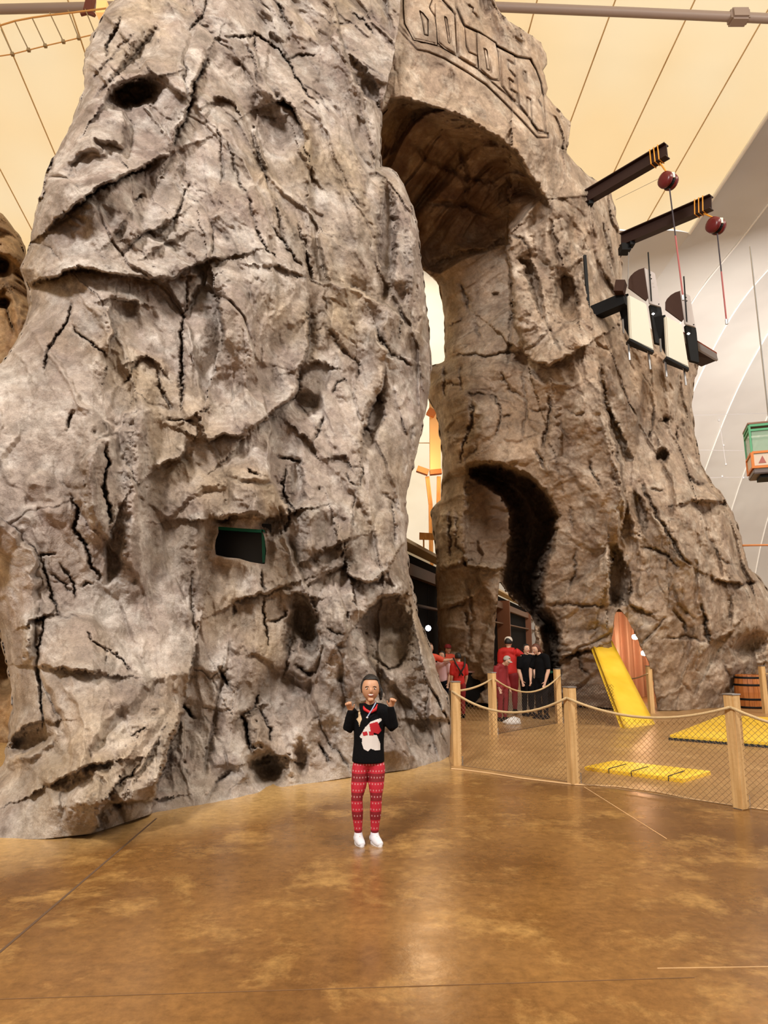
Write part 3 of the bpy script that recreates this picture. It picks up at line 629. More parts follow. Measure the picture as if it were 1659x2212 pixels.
# ---- arch and rear tower guides
B_ctrl = [(780, 60, 12.4), (860, -150, 12.9), (860, 60, 12.6), (1000, 0, 13.1), (1100, 0, 14.0), (1200, 200, 15.2), (1250, 330, 16.0), (1345, 480, 17.3), (1190, 310, 14.9), (1000, 150, 13.4), (1150, 380, 15.3), (1260, 450, 16.0),
 (780, 300, 13.2), (860, 300, 13.6), (960, 400, 15.2), (910, 570, 17.6), (1000, 520, 16.9), (1090, 480, 16.2),
 (920, 700, 18.1), (1000, 680, 17.7), (1080, 640, 17.0), (1150, 650, 16.1), (1250, 600, 16.3), (1345, 600, 17.2), (1400, 720, 17.5), (1300, 740, 16.2),
 (930, 900, 18.0), (1000, 900, 17.0), (1130, 900, 16.5), (1250, 900, 16.0), (1400, 900, 17.0), (1500, 860, 18.2), (940, 1200, 18.2), (1040, 1200, 17.4), (1130, 1180, 17.0), (1250, 1180, 16.3), (1450, 1150, 16.6), (1600, 1180, 18.0),
 (950, 1505, 18.9), (1080, 1508, 18.6), (1250, 1512, 18.35), (1350, 1522, 17.6), (1450, 1523, 17.5), (1600, 1520, 18.9), (1720, 1520, 19.4), (1700, 1300, 18.4)]
_cp = np.array(B_ctrl, float); _s = 300.0
def _tps(r2): return 0.5*r2*np.log(r2+1e-9)
_K = _tps(((_cp[:, None, :2]-_cp[None, :, :2])**2).sum(2)/_s**2) + np.eye(len(_cp))*0.01
_P = np.c_[np.ones(len(_cp)), _cp[:, :2]/_s]; _M = np.block([[_K, _P], [_P.T, np.zeros((3, 3))]])
_W = np.linalg.solve(_M, np.r_[_cp[:, 2], 0, 0, 0])
def b_base(px, py):
    r = _W[len(_cp)] + _W[len(_cp)+1]*px/_s + _W[len(_cp)+2]*py/_s
    for i in range(len(_cp)): r = r + _W[i]*_tps(((px-_cp[i, 0])**2+(py-_cp[i, 1])**2)/_s**2)
    return r
B_top = [(780, -260), (1060, -260), (1062, -60), (1068, 0), (1078, 22), (1098, 45), (1115, 55), (1130, 66), (1150, 78), (1168, 92), (1178, 115), (1181, 140), (1172, 152), (1178, 170), (1184, 190), (1180, 205), (1195, 225), (1210, 238), (1218, 252), (1231, 262), (1229, 300), (1222, 330), (1240, 350), (1262, 372), (1290, 392), (1318, 405), (1326, 440), (1333, 480), (1338, 500), (1341, 540), (1344, 580), (1346, 620), (1352, 660), (1395, 700), (1450, 745), (1509, 787), (1506, 800), (1499, 830), (1495, 868), (1499, 930), (1508, 971), (1515, 1006), (1536, 1042), (1560, 1070), (1582, 1107), (1601, 1161), (1616, 1225), (1643, 1253), (1668, 1290), (1700, 1350), (1725, 1440), (1735, 1533)]
B_bot = [(1735, 1533), (1600, 1532), (1450, 1535), (1418, 1534), (1350, 1532), (1250, 1524), (1213, 1520), (1163, 1520), (1156, 1521)]
B_gapA = [(1156, 1521), (1158, 1400), (1156, 1350), (1148, 1331), (1128, 1311), (1104, 1289), (1089, 1270), (1080, 1250), (1078, 1262), (1075, 1299), (1070, 1350), (1067, 1400), (1064, 1520)]
B_left = [(1064, 1520), (968, 1517), (958, 1440), (950, 1397), (945, 1340), (944, 1275), (943, 1201), (936, 1140), (930, 1104), (942, 1088), (954, 1078), (957, 1016), (953, 958), (947, 914), (938, 885), (926, 860), (924, 795), (962, 778), (961, 740), (960, 690), (955, 650), (948, 618), (936, 598), (910, 582), (885, 575), (780, 570)]
B_out = wob(B_top, 2.2, 11, 9, False)[:-1] + B_bot[:-1] + wob(B_gapA, 1.3, 12, 8, False)[:-1] + wob(B_left, 1.5, 13, 8, False)
B_hole3 = wob([(1337, 1312), (1355, 1335), (1377, 1379), (1394, 1415), (1408, 1450), (1422, 1540), (1352, 1540), (1330, 1470), (1322, 1420), (1320, 1380), (1328, 1330)], 1.4, 14, 8)
B_sil = [B_top[2:34], B_top[35:], B_left[2:22]]
UND = [(760, 262), (822, 240), (848, 216), (868, 212), (905, 221), (960, 238), (1010, 262), (1060, 290), (1100, 316), (1125, 345), (1140, 375), (1160, 398), (1172, 425), (1142, 458), (1105, 500), (1095, 530), (1050, 545), (1000, 560), (950, 592), (910, 580), (760, 572)]
ARC = [(1008, 1004), (1030, 995), (1070, 998), (1110, 1005), (1150, 1025), (1185, 1065), (1213, 1112), (1206, 1150), (1195, 1200), (1187, 1221), (1175, 1275), (1180, 1311), (1199, 1336), (1211, 1360), (1213, 1530), (1172, 1530), (1170, 1400), (1160, 1360), (1120, 1318), (1085, 1275), (1078, 1250), (1082, 1228), (1000, 1224), (1002, 1120)]
ARCD = [(1014, 1010), (1030, 1003), (1070, 1006), (1110, 1013), (1150, 1034), (1183, 1072), (1208, 1118), (1200, 1156), (1181, 1221), (1170, 1275), (1175, 1311), (1194, 1336), (1206, 1360), (1208, 1540), (1176, 1540), (1173, 1400), (1162, 1360), (1120, 1314), (1090, 1272), (1086, 1240), (1099, 1185), (1100, 1110), (1078, 1068), (1034, 1042), (1014, 1028)]
SLAB = [(1010, 1030), (1060, 1050), (1100, 1090), (1097, 1150), (1090, 1200), (1083, 1228), (1020, 1224), (1000, 1196), (1002, 1100)]
L_B = [(873, -60), (873, 20), (875, 50), (894, 86), (918, 91), (944, 97), (942, 60), (938, 35), (930, 24), (926, 15), (932, 0), (934, -60)]
L_Bh = [(904, 19), (915, 28), (926, 42), (926, 79), (916, 76), (911, 45)]
L_O = [(941, 6), (952, 4), (975, 24), (981, 32), (983, 75), (986, 119), (960, 105), (946, 92), (942, 45)]
L_Oh = [(958, 30), (966, 38), (970, 60), (974, 96), (968, 93), (963, 60)]
L_L = [(985, 28), (1000, 55), (1003, 60), (1006, 100), (1012, 114), (1030, 122), (1032, 147), (1012, 135), (990, 122), (987, 75)]
L_D = [(1031, 70), (1050, 80), (1070, 94), (1075, 115), (1077, 145), (1079, 174), (1062, 172), (1036, 150), (1032, 110)]
L_Dh = [(1043, 99), (1053, 108), (1056, 130), (1060, 156), (1051, 150), (1047, 120)]
L_E = [(1080, 106), (1110, 121), (1112, 140), (1096, 130), (1098, 150), (1112, 165), (1113, 181), (1099, 170), (1101, 192), (1116, 202), (1117, 222), (1105, 213), (1084, 186)]
L_R = [(1117, 127), (1143, 129), (1157, 152), (1167, 179), (1170, 200), (1161, 214), (1171, 232), (1178, 286), (1162, 282), (1149, 266), (1146, 216), (1138, 211), (1139, 250), (1121, 226), (1116, 170)]
L_Rh = [(1129, 152), (1135, 157), (1137, 178), (1133, 177)]
BAND_I = [(858, 50), (895, 93), (920, 94), (950, 102), (985, 122), (1030, 150), (1062, 178), (1100, 210), (1140, 252), (1163, 288), (1183, 289)]
BAND_O = [(1184, 298), (1160, 298), (1128, 262), (1090, 223), (1050, 184), (1010, 157), (960, 127), (925, 113), (901, 108), (857, 61)]
SIGN = [(860, -260), (858, 50), (900, 110), (960, 128), (1050, 186), (1090, 225), (1128, 264), (1160, 300), (1186, 298), (1172, 200), (1146, 126), (1118, 122), (1070, 96), (1035, 70), (1004, 55), (984, 0), (984, -260)]
def clo(p): return p + [p[0]]
B_F = [
 ('L', [(740, 262), (822, 240), (848, 216), (868, 212), (905, 221), (960, 238), (1010, 262), (1060, 290), (1100, 316), (1125, 345), (1140, 375), (1160, 398), (1180, 430), (1190, 470)], .35, 90),
 ('R', [(900, 250), (960, 262), (1010, 290), (1060, 320), (1095, 345)], .35, 26), ('B', 960, 470, 60, 50, .25, 20), ('B', 1060, 420, 60, 40, .22, 20), ('B', 900, 380, 40, 60, -.2, 0), ('G', [(880, 300), (930, 350), (1000, 380), (1080, 400)], .14, 9), ('G', [(920, 440), (990, 440), (1070, 470)], .14, 8), ('G', [(990, 300), (1010, 380), (1000, 460)], .12, 9),
 ('L', [(906, 585), (950, 560), (998, 545), (1063, 536), (1098, 506)], .18, 30), ('G', [(906, 575), (950, 556), (998, 543), (1063, 534), (1095, 507)], .12, 5),
 ('L', [(1100, 470), (1098, 543), (1100, 575), (1103, 627), (1112, 689), (1128, 745)], .75, 90), ('G', [(1100, 504), (1118, 512), (1134, 520), (1147, 560)], .12, 5),
 ('C', [(1118, 558), (1130, 552), (1147, 560), (1160, 588), (1170, 624), (1177, 666), (1181, 702), (1170, 690), (1157, 668), (1143, 632), (1130, 592)], .85, 13), ('R', [(1112, 570), (1122, 640), (1140, 700)], .16, 16), ('B', 1219, 645, 30, 52, -.55, 0), ('L', [(1195, 660), (1200, 610), (1215, 596), (1235, 600), (1248, 640), (1252, 690)], .16, 18),
 ('G', [(1177, 673), (1190, 715), (1205, 745), (1212, 764)], .1, 5), ('L', [(1245, 694), (1212, 708), (1193, 728)], .18, 30), ('L', [(1125, 760), (1154, 784), (1183, 791), (1212, 780), (1245, 758)], .50, 50), ('R', [(1170, 470), (1185, 540), (1190, 600)], .14, 16), ('B', 1160, 490, 16, 46, -.2, 0), ('R', [(1210, 470), (1215, 560)], .14, 18), ('B', 1240, 540, 14, 60, -.16, 0),
 ('G', [(972, 774), (1000, 766), (1030, 764), (1056, 771), (1090, 762), (1128, 764)], .16, 5), ('G', [(1110, 640), (1106, 690), (1098, 760), (1095, 800)], .14, 6), ('G', [(995, 610), (1005, 640), (1015, 670)], .18, 6), ('C', [(1062, 630), (1080, 628), (1082, 645), (1064, 640)], .3, 5), ('G', [(970, 702), (990, 696), (1005, 680)], .12, 4), ('G', [(1026, 700), (1034, 715), (1038, 730)], .16, 5),
 ('G', [(1183, 842), (1190, 881), (1180, 933), (1172, 975)], .18, 5), ('G', [(1141, 884), (1165, 888), (1183, 884)], .1, 4), ('G', [(1053, 849), (1070, 856), (1078, 880), (1080, 915), (1070, 940)], .16, 4), ('G', [(1004, 845), (1018, 858), (1030, 850), (1053, 852)], .14, 4),
 ('G', [(1018, 860), (1020, 917), (1001, 959), (998, 1005)], .2, 5), ('G', [(962, 787), (962, 862)], .12, 4), ('G', [(962, 829), (994, 831)], .1, 3.5), ('G', [(994, 790), (994, 850)], .1, 4), ('G', [(1154, 976), (1168, 992), (1182, 1012)], .2, 5), ('G', [(1274, 992), (1280, 1015), (1287, 1028), (1300, 1052)], .2, 5), ('G', [(1225, 888), (1245, 896), (1261, 888)], .1, 4),
 ('G', [(1080, 800), (1092, 830), (1110, 850), (1130, 860)], .14, 5), ('B', 1090, 800, 26, 20, .16, 0), ('B', 1240, 900, 36, 46, .14, 0), ('G', [(1085, 900), (1110, 898)], .1, 4), ('G', [(1130, 780), (1134, 880), (1128, 960)], .07, 5), ('R', [(1180, 950), (1190, 1010), (1215, 1060)], .14, 20),
 ('G', [(1030, 960), (1015, 985), (1004, 1005)], .08, 5),
 # second arch
 ('C', ARC, .8, 10), ('C', ARCD, 4.0, 15), ('L', [(1000, 1196), (1012, 1222), (1045, 1226), (1082, 1230)], .4, 30), ('B', 1120, 1330, 30, 60, .5, -30), ('R', [(1166, 1340), (1168, 1500)], .5, 10),
 ('G', [(972, 1104), (971, 1177), (975, 1211)], .2, 5), ('L', [(967, 1314), (985, 1308), (1006, 1297)], .25, 14), ('G', [(967, 1314), (985, 1308), (1006, 1297)], .18, 5), ('L', [(960, 1232), (975, 1222), (1000, 1215)], .2, 14), ('G', [(1005, 1230), (1020, 1330), (1010, 1440)], .1, 8), ('G', [(1002, 1320), (1012, 1350)], .16, 5),
 ('G', [(985, 1100), (988, 1180), (1000, 1196)], .1, 5),
 # pillar / buttress valley
 ('L', [(1330, 1190), (1352, 1110), (1345, 1050), (1335, 1000), (1328, 960), (1312, 905), (1305, 868), (1300, 822), (1290, 765)], .55, 70), ('G', [(1291, 770), (1301, 822), (1308, 868), (1316, 905)], .2, 6),
 ('C', [(1310, 884), (1321, 880), (1343, 930), (1356, 965), (1368, 993), (1350, 1002), (1330, 960), (1318, 925)], .6, 7), ('C', [(1367, 1058), (1390, 1075), (1398, 1100), (1400, 1125), (1393, 1158), (1378, 1128), (1370, 1090)], .5, 9),
 ('R', [(1322, 930), (1336, 1000), (1352, 1070), (1372, 1150), (1395, 1220)], .25, 9), ('R', [(1380, 1040), (1420, 1110), (1470, 1190), (1510, 1250)], .22, 20), ('G', [(1381, 1036), (1408, 1090), (1430, 1134), (1476, 1207), (1500, 1228)], .25, 5),
 ('L', [(1490, 1086), (1520, 1082), (1562, 1086)], .40, 20), ('C', [(1500, 1086), (1562, 1086), (1566, 1104), (1550, 1116), (1520, 1116), (1506, 1102)], .35, 6), ('B', 1434, 984, 12, 13, -.6, 0), ('B', 1434, 912, 9, 10, -.2, 0), ('G', [(1425, 910), (1448, 908)], .15, 4),
 ('G', [(1408, 870), (1410, 900), (1403, 958)], .16, 5), ('G', [(1465, 922), (1462, 962)], .16, 4), ('G', [(1481, 1028), (1508, 1047), (1533, 1044)], .16, 5), ('G', [(1403, 1058), (1435, 1059)], .14, 4), ('G', [(1386, 1177), (1446, 1202), (1465, 1232)], .2, 5), ('L', [(1527, 1242), (1565, 1259), (1600, 1262), (1641, 1256)], .2, 20), ('G', [(1527, 1242), (1565, 1259), (1600, 1262), (1641, 1256)], .14, 5),
 ('R', [(1500, 1120), (1540, 1180), (1580, 1240)], .16, 18), ('G', [(1520, 1110), (1530, 1160), (1560, 1210), (1600, 1226)], .12, 6), ('G', [(1612, 1170), (1617, 1225), (1613, 1245)], .14, 5),
 ('G', [(1452, 1310), (1474, 1340), (1485, 1373)], .2, 5), ('G', [(1518, 1300), (1522, 1351), (1533, 1395)], .3, 6), ('L', [(1535, 1395), (1560, 1375), (1585, 1356)], .2, 16), ('L', [(1355, 1301), (1385, 1318), (1400, 1327)], .2, 16), ('G', [(1355, 1301), (1399, 1326), (1422, 1325)], .12, 5), ('G', [(1430, 1382), (1480, 1378), (1530, 1384)], .1, 5), ('B', 1620, 1392, 34, 22, -.5, -15),
 ('G', [(1455, 1262), (1462, 1300), (1500, 1340)], .1, 6), ('G', [(1580, 1280), (1575, 1340)], .14, 5), ('G', [(1560, 1430), (1580, 1470), (1570, 1510)], .1, 7),
 ('G', [(1211, 1423), (1250, 1412), (1280, 1401)], .25, 5), ('L', [(1211, 1423), (1250, 1412), (1280, 1401)], .18, 18), ('G', [(1250, 1400), (1255, 1440), (1275, 1460)], .14, 5), ('G', [(1190, 1308), (1240, 1306), (1312, 1312)], .14, 5), ('B', 1290, 1370, 20, 20, -.16, 0), ('G', [(1245, 1180), (1240, 1240), (1225, 1290)], .1, 5), ('G', [(1230, 1090), (1240, 1150)], .1, 6),
 ('C', [(1314, 1176), (1330, 1170), (1345, 1190), (1365, 1250), (1362, 1300), (1340, 1310), (1314, 1312)], 1.0, 10),
 ('L', [(1312, 1320), (1318, 1250), (1316, 1180)], .3, 20),
 # lines framing the carved sign
 ('G', [(984, -30), (985, 15), (1003, 56), (1035, 71), (1070, 98), (1116, 123), (1146, 128), (1168, 180), (1173, 205), (1180, 288)], .16, 3.2), ('G', [(950, -6), (976, 22), (980, 30)], .10, 2.6), ('G', [(1005, 0), (1022, 22), (1040, 50)], .08, 4),
]
for L_ in (L_B, L_Bh, L_O, L_Oh, L_L, L_D, L_Dh, L_E, L_R, L_Rh): B_F.append(('G', clo(L_), .10, 3.4))
B_F.append(('G', clo(BAND_I+BAND_O), .10, 3.2))
def arch_smooth(px, py):
    D = b_base(px, py)
    for s_ in B_sil:
        d, _ = seg_sd(px, py, s_); R = 0.25+0.70*np.clip((py-300)/120, 0, 1); wpx = R/D*FPX; t = np.clip(d/wpx, 0, 1)
        D = D + R*(1-np.sqrt(np.clip(1-(1-t)**2, 0, 1)))
    return D
def arch_depth(px, py, smooth=False):
    D = b_base(px, py)
    if smooth: return D, None, None
    D = arch_smooth(px, py)
    v = -(py-1106)/FPX; kk = (sp+v*cp)/(cp-v*sp); z = CAM_H + kk*D
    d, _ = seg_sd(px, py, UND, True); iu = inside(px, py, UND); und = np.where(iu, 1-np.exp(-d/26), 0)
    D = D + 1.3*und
    a = (px-829.5)/FPX*D*1.05 + D*0.68
    sd_, cr = strata(a, z, 1.0, 71, 1.1, np.clip((1330-px)/120, 0, 1)*np.clip((py-620)/80, 0, 1)*np.clip((1120-py)/80, 0, 1))
    sg = inside(px, py, SIGN); ds, _ = seg_sd(px, py, SIGN, True); calm = np.where(sg, 0.10, np.clip(0.10+ds/45, 0, 1))
    band = inside(px, py, [(858, 60), (960, 127), (1090, 225), (1165, 300), (1230, 330), (1300, 420), (1180, 430), (1125, 345), (1060, 290), (960, 238), (850, 215)])
    calm = np.where(band, np.minimum(calm, 0.45), calm)
    j = np.where(ds < 12, 0, 1)*np.where(sg, 0, 1)
    jx = px + j*3.2*fbm(px/18, py/18, None, 4, 45, .7); jy = py + j*3.2*fbm(px/18+7, py/18, None, 4, 46, .7)
    fd, fc = apply_feats(jx, jy, B_F)
    D = D - sd_*calm*(1+und*0.5) - fd*1.0
    um = und*(0.35+0.5*np.clip(fbm(px/30, py/30, None, 4, 9)+0.5, 0, 1))  # brown dirt and shade painted onto the arch underside
    ia = inside(px, py, ARC); da, _ = seg_sd(px, py, ARC, True); um = np.maximum(um, np.where(ia, 0.45*(1-np.exp(-da/12)), 0))  # same painted shade tint inside the second arch
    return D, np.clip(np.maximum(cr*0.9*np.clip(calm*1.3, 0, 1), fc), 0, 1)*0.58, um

rock = thing('rock_climbing_wall', 'huge artificial rock with a carved arch, filling the middle of the hall', 'rock', (0, 0, 0))
relief('front_tower', A_out, [A_win], tower_depth, 2.0, ROCK, rock, 2.6)
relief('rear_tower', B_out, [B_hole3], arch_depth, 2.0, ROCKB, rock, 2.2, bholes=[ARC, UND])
def sign_depth(px, py, smooth=False):
    D = arch_smooth(px, py) - 0.10
    v = -(py-1106)/FPX; kk = (sp+v*cp)/(cp-v*sp); z = CAM_H+kk*D
    sd_, cr = strata((px-829.5)/FPX*D*1.05 + D*0.68, z, 1.25, 71, 1.15)
    return D - sd_*0.1, cr*0, np.zeros(px.shape)
for nm, ol, hl in (('B', L_B, [L_Bh]), ('O', L_O, [L_Oh]), ('L', L_L, []), ('D', L_D, [L_Dh]), ('E', L_E, []), ('R', L_R, [L_Rh])):
    o = relief('carved_letter', ol, hl, sign_depth, 1.5, ROCKB, rock, 0.16, back=False); o['label'] = 'carved letter %s of the arch sign' % nm
o = relief('sign_border', BAND_I+BAND_O, [], sign_depth, 1.5, ROCKB, rock, 0.16, back=False); o['label'] = 'raised border line under the carved letters'
# window recess in the front tower
wc = [(455, 1128), (585, 1132), (588, 1228), (455, 1212)]; Dw = float(tower_depth(np.array([520.]), np.array([1170.]), True)[0][0])
q = MB(); q.prism([at(*p, Dw+0.40) for p in wc], (0, 0.06, 0)); q.build('window_screen', SCREEN, rock)
q = MB()
for a, b in (((470, 1141), (569, 1148)), ((569, 1146), (571, 1216))):
    q.beam(at(*a, Dw+0.34), at(*b, Dw+0.34), 0.05, 0.04)
q.build('window_frame', TEAL, rock)
# separate rock at the far left
R_out = wob([(-160, 380), (-40, 440), (0, 462), (26, 492), (44, 520), (56, 560), (66, 620), (110, 760), (130, 1000), (120, 1300), (110, 1580), (100, 1608), (-160, 1615)], 2.5, 31, 12)
def side_depth(px, py, smooth=False):
    D = 11.9 + 0.002*np.abs(px) + 0*py
    d, _ = seg_sd(px, py, [(-40, 440), (0, 462), (26, 492), (44, 520), (56, 560), (66, 620), (110, 760)]); t = np.clip(d/70, 0, 1); D = D + 0.9*(1-np.sqrt(1-(1-t)**2))
    if smooth: return D, None, None
    v = -(py-1106)/FPX; z = CAM_H + (sp+v*cp)/(cp-v*sp)*D
    s_, c_ = strata((px-829.5)/FPX*D, z, 1.5, 140, 1.3)
    fd, fc = apply_feats(px, py, [('B', 5, 580, 16, 20, -.6, 0), ('B', 8, 655, 12, 10, -.4, 0), ('G', [(12, 660), (20, 690), (32, 720)], .3, 5), ('L', [(-10, 545), (20, 555)], .2, 12), ('B', 10, 1420, 30, 70, -.8, 0)])
    return D - s_ - fd, np.clip(np.maximum(c_, fc), 0, 1)*0.9, np.zeros(px.shape)
sr = relief('boulder', R_out, [], side_depth, 3.0, rock_mat('sculpted_rock_ochre', (0.42, 0.26, 0.12), (0.22, 0.12, 0.06), (0.52, 0.36, 0.20), (0.40, 0.24, 0.1)), None, 2.0)
tag(sr, 'tan artificial boulder at the left edge behind the big rock', 'rock')
# ------------------------------------------------------------------ dark shop building far behind the arches
A0 = at(790, 1142, 1); 
def at_z(px, py, Z):
    x, y, z = ray(px, py); D = (Z-CAM_H)*y/z; return Vector((x/y*D, D, Z))
E0 = at_z(800, 1150, 4.4); E1 = at_z(1150, 1320, 4.4)
dE = (E1-E0).normalized(); nE = Vector((dE.y, -dE.x, 0)); 
bld = thing('dark_building', 'long dark fronted building with brown beams behind the rock legs', 'building', (E0.x, E0.y, 0))
def bp_(p): return Vector(p)-bld.location
L_ = (E1-E0).length
q = MB(); q.prism([bp_((E0.x, E0.y, 0)), bp_((E1.x, E1.y, 0)), bp_((E1.x, E1.y, 4.3)), bp_((E0.x, E0.y, 4.3))], -nE*3+Vector((0, 0, 0)) if nE.y < 0 else nE*3); q.build('wall', DARK, bld)
nf = nE if nE.dot(Vector((0, -1, 0))) > 0 else -nE
q = MB(); q.beam(bp_(E0+nf*.3), bp_(E1+nf*.3), .5, .10); q.build('roof_edge', mat('cream_trim', (0.75, 0.62, 0.40), 0.6), bld)
q = MB(); q.beam(bp_(Vector((E0.x, E0.y, 3.72))+nf*.25), bp_(Vector((E1.x, E1.y, 3.72))+nf*.25), .2, .34); q.build('beam', mat('brown_beam', (0.16, 0.085, 0.05), 0.6), bld)
q = MB(); q.beam(bp_(Vector((E0.x, E0.y, 2.75))+nf*.25), bp_(Vector((E1.x, E1.y, 2.75))+nf*.25), .2, .06); q.build('beam', bpy.data.materials['brown_beam'], bld)
RB = mat('red_brown_post', (0.20, 0.075, 0.035), 0.55)
def on_line(px):
    # point of the building front seen at picture column px
    x, y, z = ray(px, 1330); k = x/y; # E0 + t dE ; X = k Y
    t = (k*E0.y-E0.x)/(dE.x-k*dE.y); return E0+dE*t
for px, wd in ((842, .35), (938, .3), (1074, .8), (1132, .4)):
    p_ = on_line(px)+nf*.3; q = MB(); q.beam(bp_((p_.x, p_.y, 0)), bp_((p_.x, p_.y, 4.0)), wd, .25, dE); q.build('post', RB, bld)
lp = at(925, 1357, on_line(925).y-0.8)
bl = thing('pendant_lamp', 'small round white lamp lit in the dark building left of the rear rock leg', 'lamp', lp)
q = MB(); q.lathe([(0, -.10), (.07, -.07), (.10, 0), (.07, .07), (0, .10)], n=12); q.build('globe', mat('lit_globe', (1, 1, 1), 0.4, emis=(0.85, 0.9, 1.0), es=2.0), bl, True)
q = MB(); q.tube([(0, 0, .1), (0, 0, 1.7)], .012, 5); q.build('cord', BLACK, bl)
# orange timber rig in the gap between the rocks
tb = at(938, 1017, 29.0); tr_ = thing('timber_rig', 'orange lit timber post rig in the gap between the rocks', 'timber post', (tb.x, tb.y, 0))
def tv(px, py, D=29.0): return at(px, py, D)-tr_.location
q = MB(); a = at(939, 860, 29); b_ = at(940, 1018, 29); q.beam(a-tr_.location, b_-tr_.location, .46, .46, (0, 1, 0)); q.build('upper_post', mat('honey_timber', (0.80, 0.50, 0.24), 0.55), tr_)
for p0, p1 in (((923, 1030), (930, 1090)), ((948, 1030), (947, 1090))):
    a = at(*p0, 28.9); b_ = at(*p1, 28.9); c_ = Vector((b_.x, b_.y, 0)); q = MB(); q.beam(a-tr_.location, b_-tr_.location, .17, .17, (0, 1, 0)); q.beam(b_-tr_.location, c_-tr_.location, .17, .17, (0, 1, 0)); q.build('leg', WOODO, tr_)
for px, py, w_, h_, an in ((913, 1017, .5, .24, .35), (941, 1020, .5, .2, -.1), (932, 892, .36, .3, .5)):
    q = MB(); q.box((0, 0, 0), (w_, .3, h_), Matrix.Rotation(an, 3, 'Y')); o = q.build('block', mat('dark_orange_block', (0.42, 0.13, 0.03), 0.6) if 'dark_orange_block' not in bpy.data.materials else bpy.data.materials['dark_orange_block'], tr_); o.location = tv(px, py, 28.7)
q = MB(); q.beam(tv(895, 957, 29.1), tv(960, 957, 29.1), .03, .03); q.build('cross_cable', LC, tr_)
sgp = at(922, 1157, 22.5); q = MB(); q.prism([at(906, 1150, 22.5), at(940, 1152, 22.5), at(940, 1166, 22.5), at(906, 1165, 22.5)], (0, .1, 0)); q.beam(at(915, 1158, 22.55), Vector((at(915, 1158, 22.55).x, 22.55, 4.4)), .05, .05, (0, 1, 0))
o = q.build('signboard', WOODO); tag(o, 'small plain orange board on the dark building roof, left of the rear rock leg', 'board')
point('rig_fill', at(915, 990, 27.2), 240, (1.0, .62, .3), .3)  # added warm fill light with no fitting, brightens the timber rig
# cream facade above the dark building
q = MB(); F0 = E0 - nf*1.2; F1 = E1 - nf*1.2
q.prism([(F0.x, F0.y, 4.32), (F1.x, F1.y, 4.32), (F1.x, F1.y, 5.2), (F0.x, F0.y, 5.2)], -nf*0.2); o = q.build('parapet', OFFW, bld); o.location = -bld.location; o['label'] = 'low cream parapet'
# warm glow, hanging sheet and lamps seen through the small right-hand opening
CUR = mat('orange_drape', (0.72, 0.47, 0.36), 0.3)
dr = thing('drape', 'orange drape seen through the small opening in the right rock foot', 'curtain', floor_at(1370, 1490))
V = []; F = []; n_ = 60
pa = at(1290, 1400, 22.5); pb = at(1440, 1400, 22.5)
for i in range(n_+1):
    t = i/n_; p = pa.lerp(pb, t); off = .12*math.sin(t*38)+.05*math.sin(t*71)
    for z in (0, 1.2, 2.4, 3.4): V.append((p.x-dr.location.x, p.y+off-dr.location.y, z))
for i in range(n_):
    for k in range(3): F.append((i*4+k, (i+1)*4+k, (i+1)*4+k+1, i*4+k+1))
link('sheet', np_mesh('sheet', V, F, CUR), dr)
for px, py in ((1372, 1376), (1392, 1411)):
    l = at(px, py, 20.6); lo = thing('spot_lamp', 'bright white lamp inside the right rock opening, %s of the two' % ('upper' if py < 1400 else 'lower'), 'lamp', l)
    q = MB(); q.lathe([(0, -.08), (.08, -.06), (.10, 0), (.08, .06), (0, .08)], n=12); q.build('bulb', mat('lit_bulb', (1, 1, 1), 0.4, emis=(1.0, 0.9, 0.8), es=5) if 'lit_bulb' not in bpy.data.materials else bpy.data.materials['lit_bulb'], lo, True)
    q = MB(); q.tube([(0, 0, .08), (0, .1, .9)], .015, 5); q.build('stem', BLACK, lo)
    point('lamp_glow', l+Vector((0, .5, 0)), 35, (1.0, 0.55, 0.3), .1)
# ------------------------------------------------------------------ rope fence
def post_mesh(h, s=.115):
    m = MB(); m.box((0, 0, h/2), (s, s, h)); return m.mesh('post', WOOD, bevel=.008)
PM = post_mesh(1.1)
capq = MB(); capq.box((0, 0, 1.105), (.122, .122, .012)); CAPM = capq.mesh('cap', STEEL)
bkq = MB(); bkq.box((0.012, 0, .065), (.128, .09, .13)); BKM = bkq.mesh('bracket', STEEL)
def fence(name, label, pts, root, rz, spans, netm):
    f_ = thing(name, label, 'fence', pts[0])
    for i, p in enumerate(pts):
        o = link('post', PM, f_, p-pts[0]); o.rotation_euler = (0, 0, rz[i])
        c = link('cap', CAPM, o); b_ = link('bracket', BKM, o)
    for (i, j, sag) in spans:
        a = pts[i]-pts[0]+Vector((0, 0, .98)); b_ = pts[j]-pts[0]+Vector((0, 0, .98))
        d = (b_-a).normalized(); s_ = Vector((d.y, -d.x, 0))*.075
        if s_.y > 0: s_ = -s_
        c = catenary(a+s_, b_+s_, sag); q = MB(); q.tube(c, .016, 6); q.build('rope', ROPE, f_, True)
        # diamond net hanging under the rope
        Ln = (b_-a).length; cell = .062; q = MB(); up = Vector((0, 0, 1))
        def top(t): return .98 - sag*4*t*(1-t)
        def P(s, z): return a + d*s + Vector((0, 0, z-.98))
        k = int((Ln+1)/cell/1.0)
        for sg in (1, -1):
            for m in range(-int(1/cell), k+1):
                s0 = m*cell if sg == 1 else m*cell+1.0
                pts_ = []
                for h in [x*.05 for x in range(21)]:
                    s = s0+sg*h
                    if 0.03 <= s <= Ln-.03 and .02+h*0.96 <= top(s/Ln): pts_.append(P(s, .02+h*.96))
                if len(pts_) >= 2:
                    A_, B_ = pts_[0], pts_[-1]; q.tube([A_, B_], .0022, 3, False)
        q.tube([P(.05, .02), P(Ln-.05, .02)], .004, 4)
        o = q.build('net', netm, f_); o['kind'] = 'stuff'
    return f_
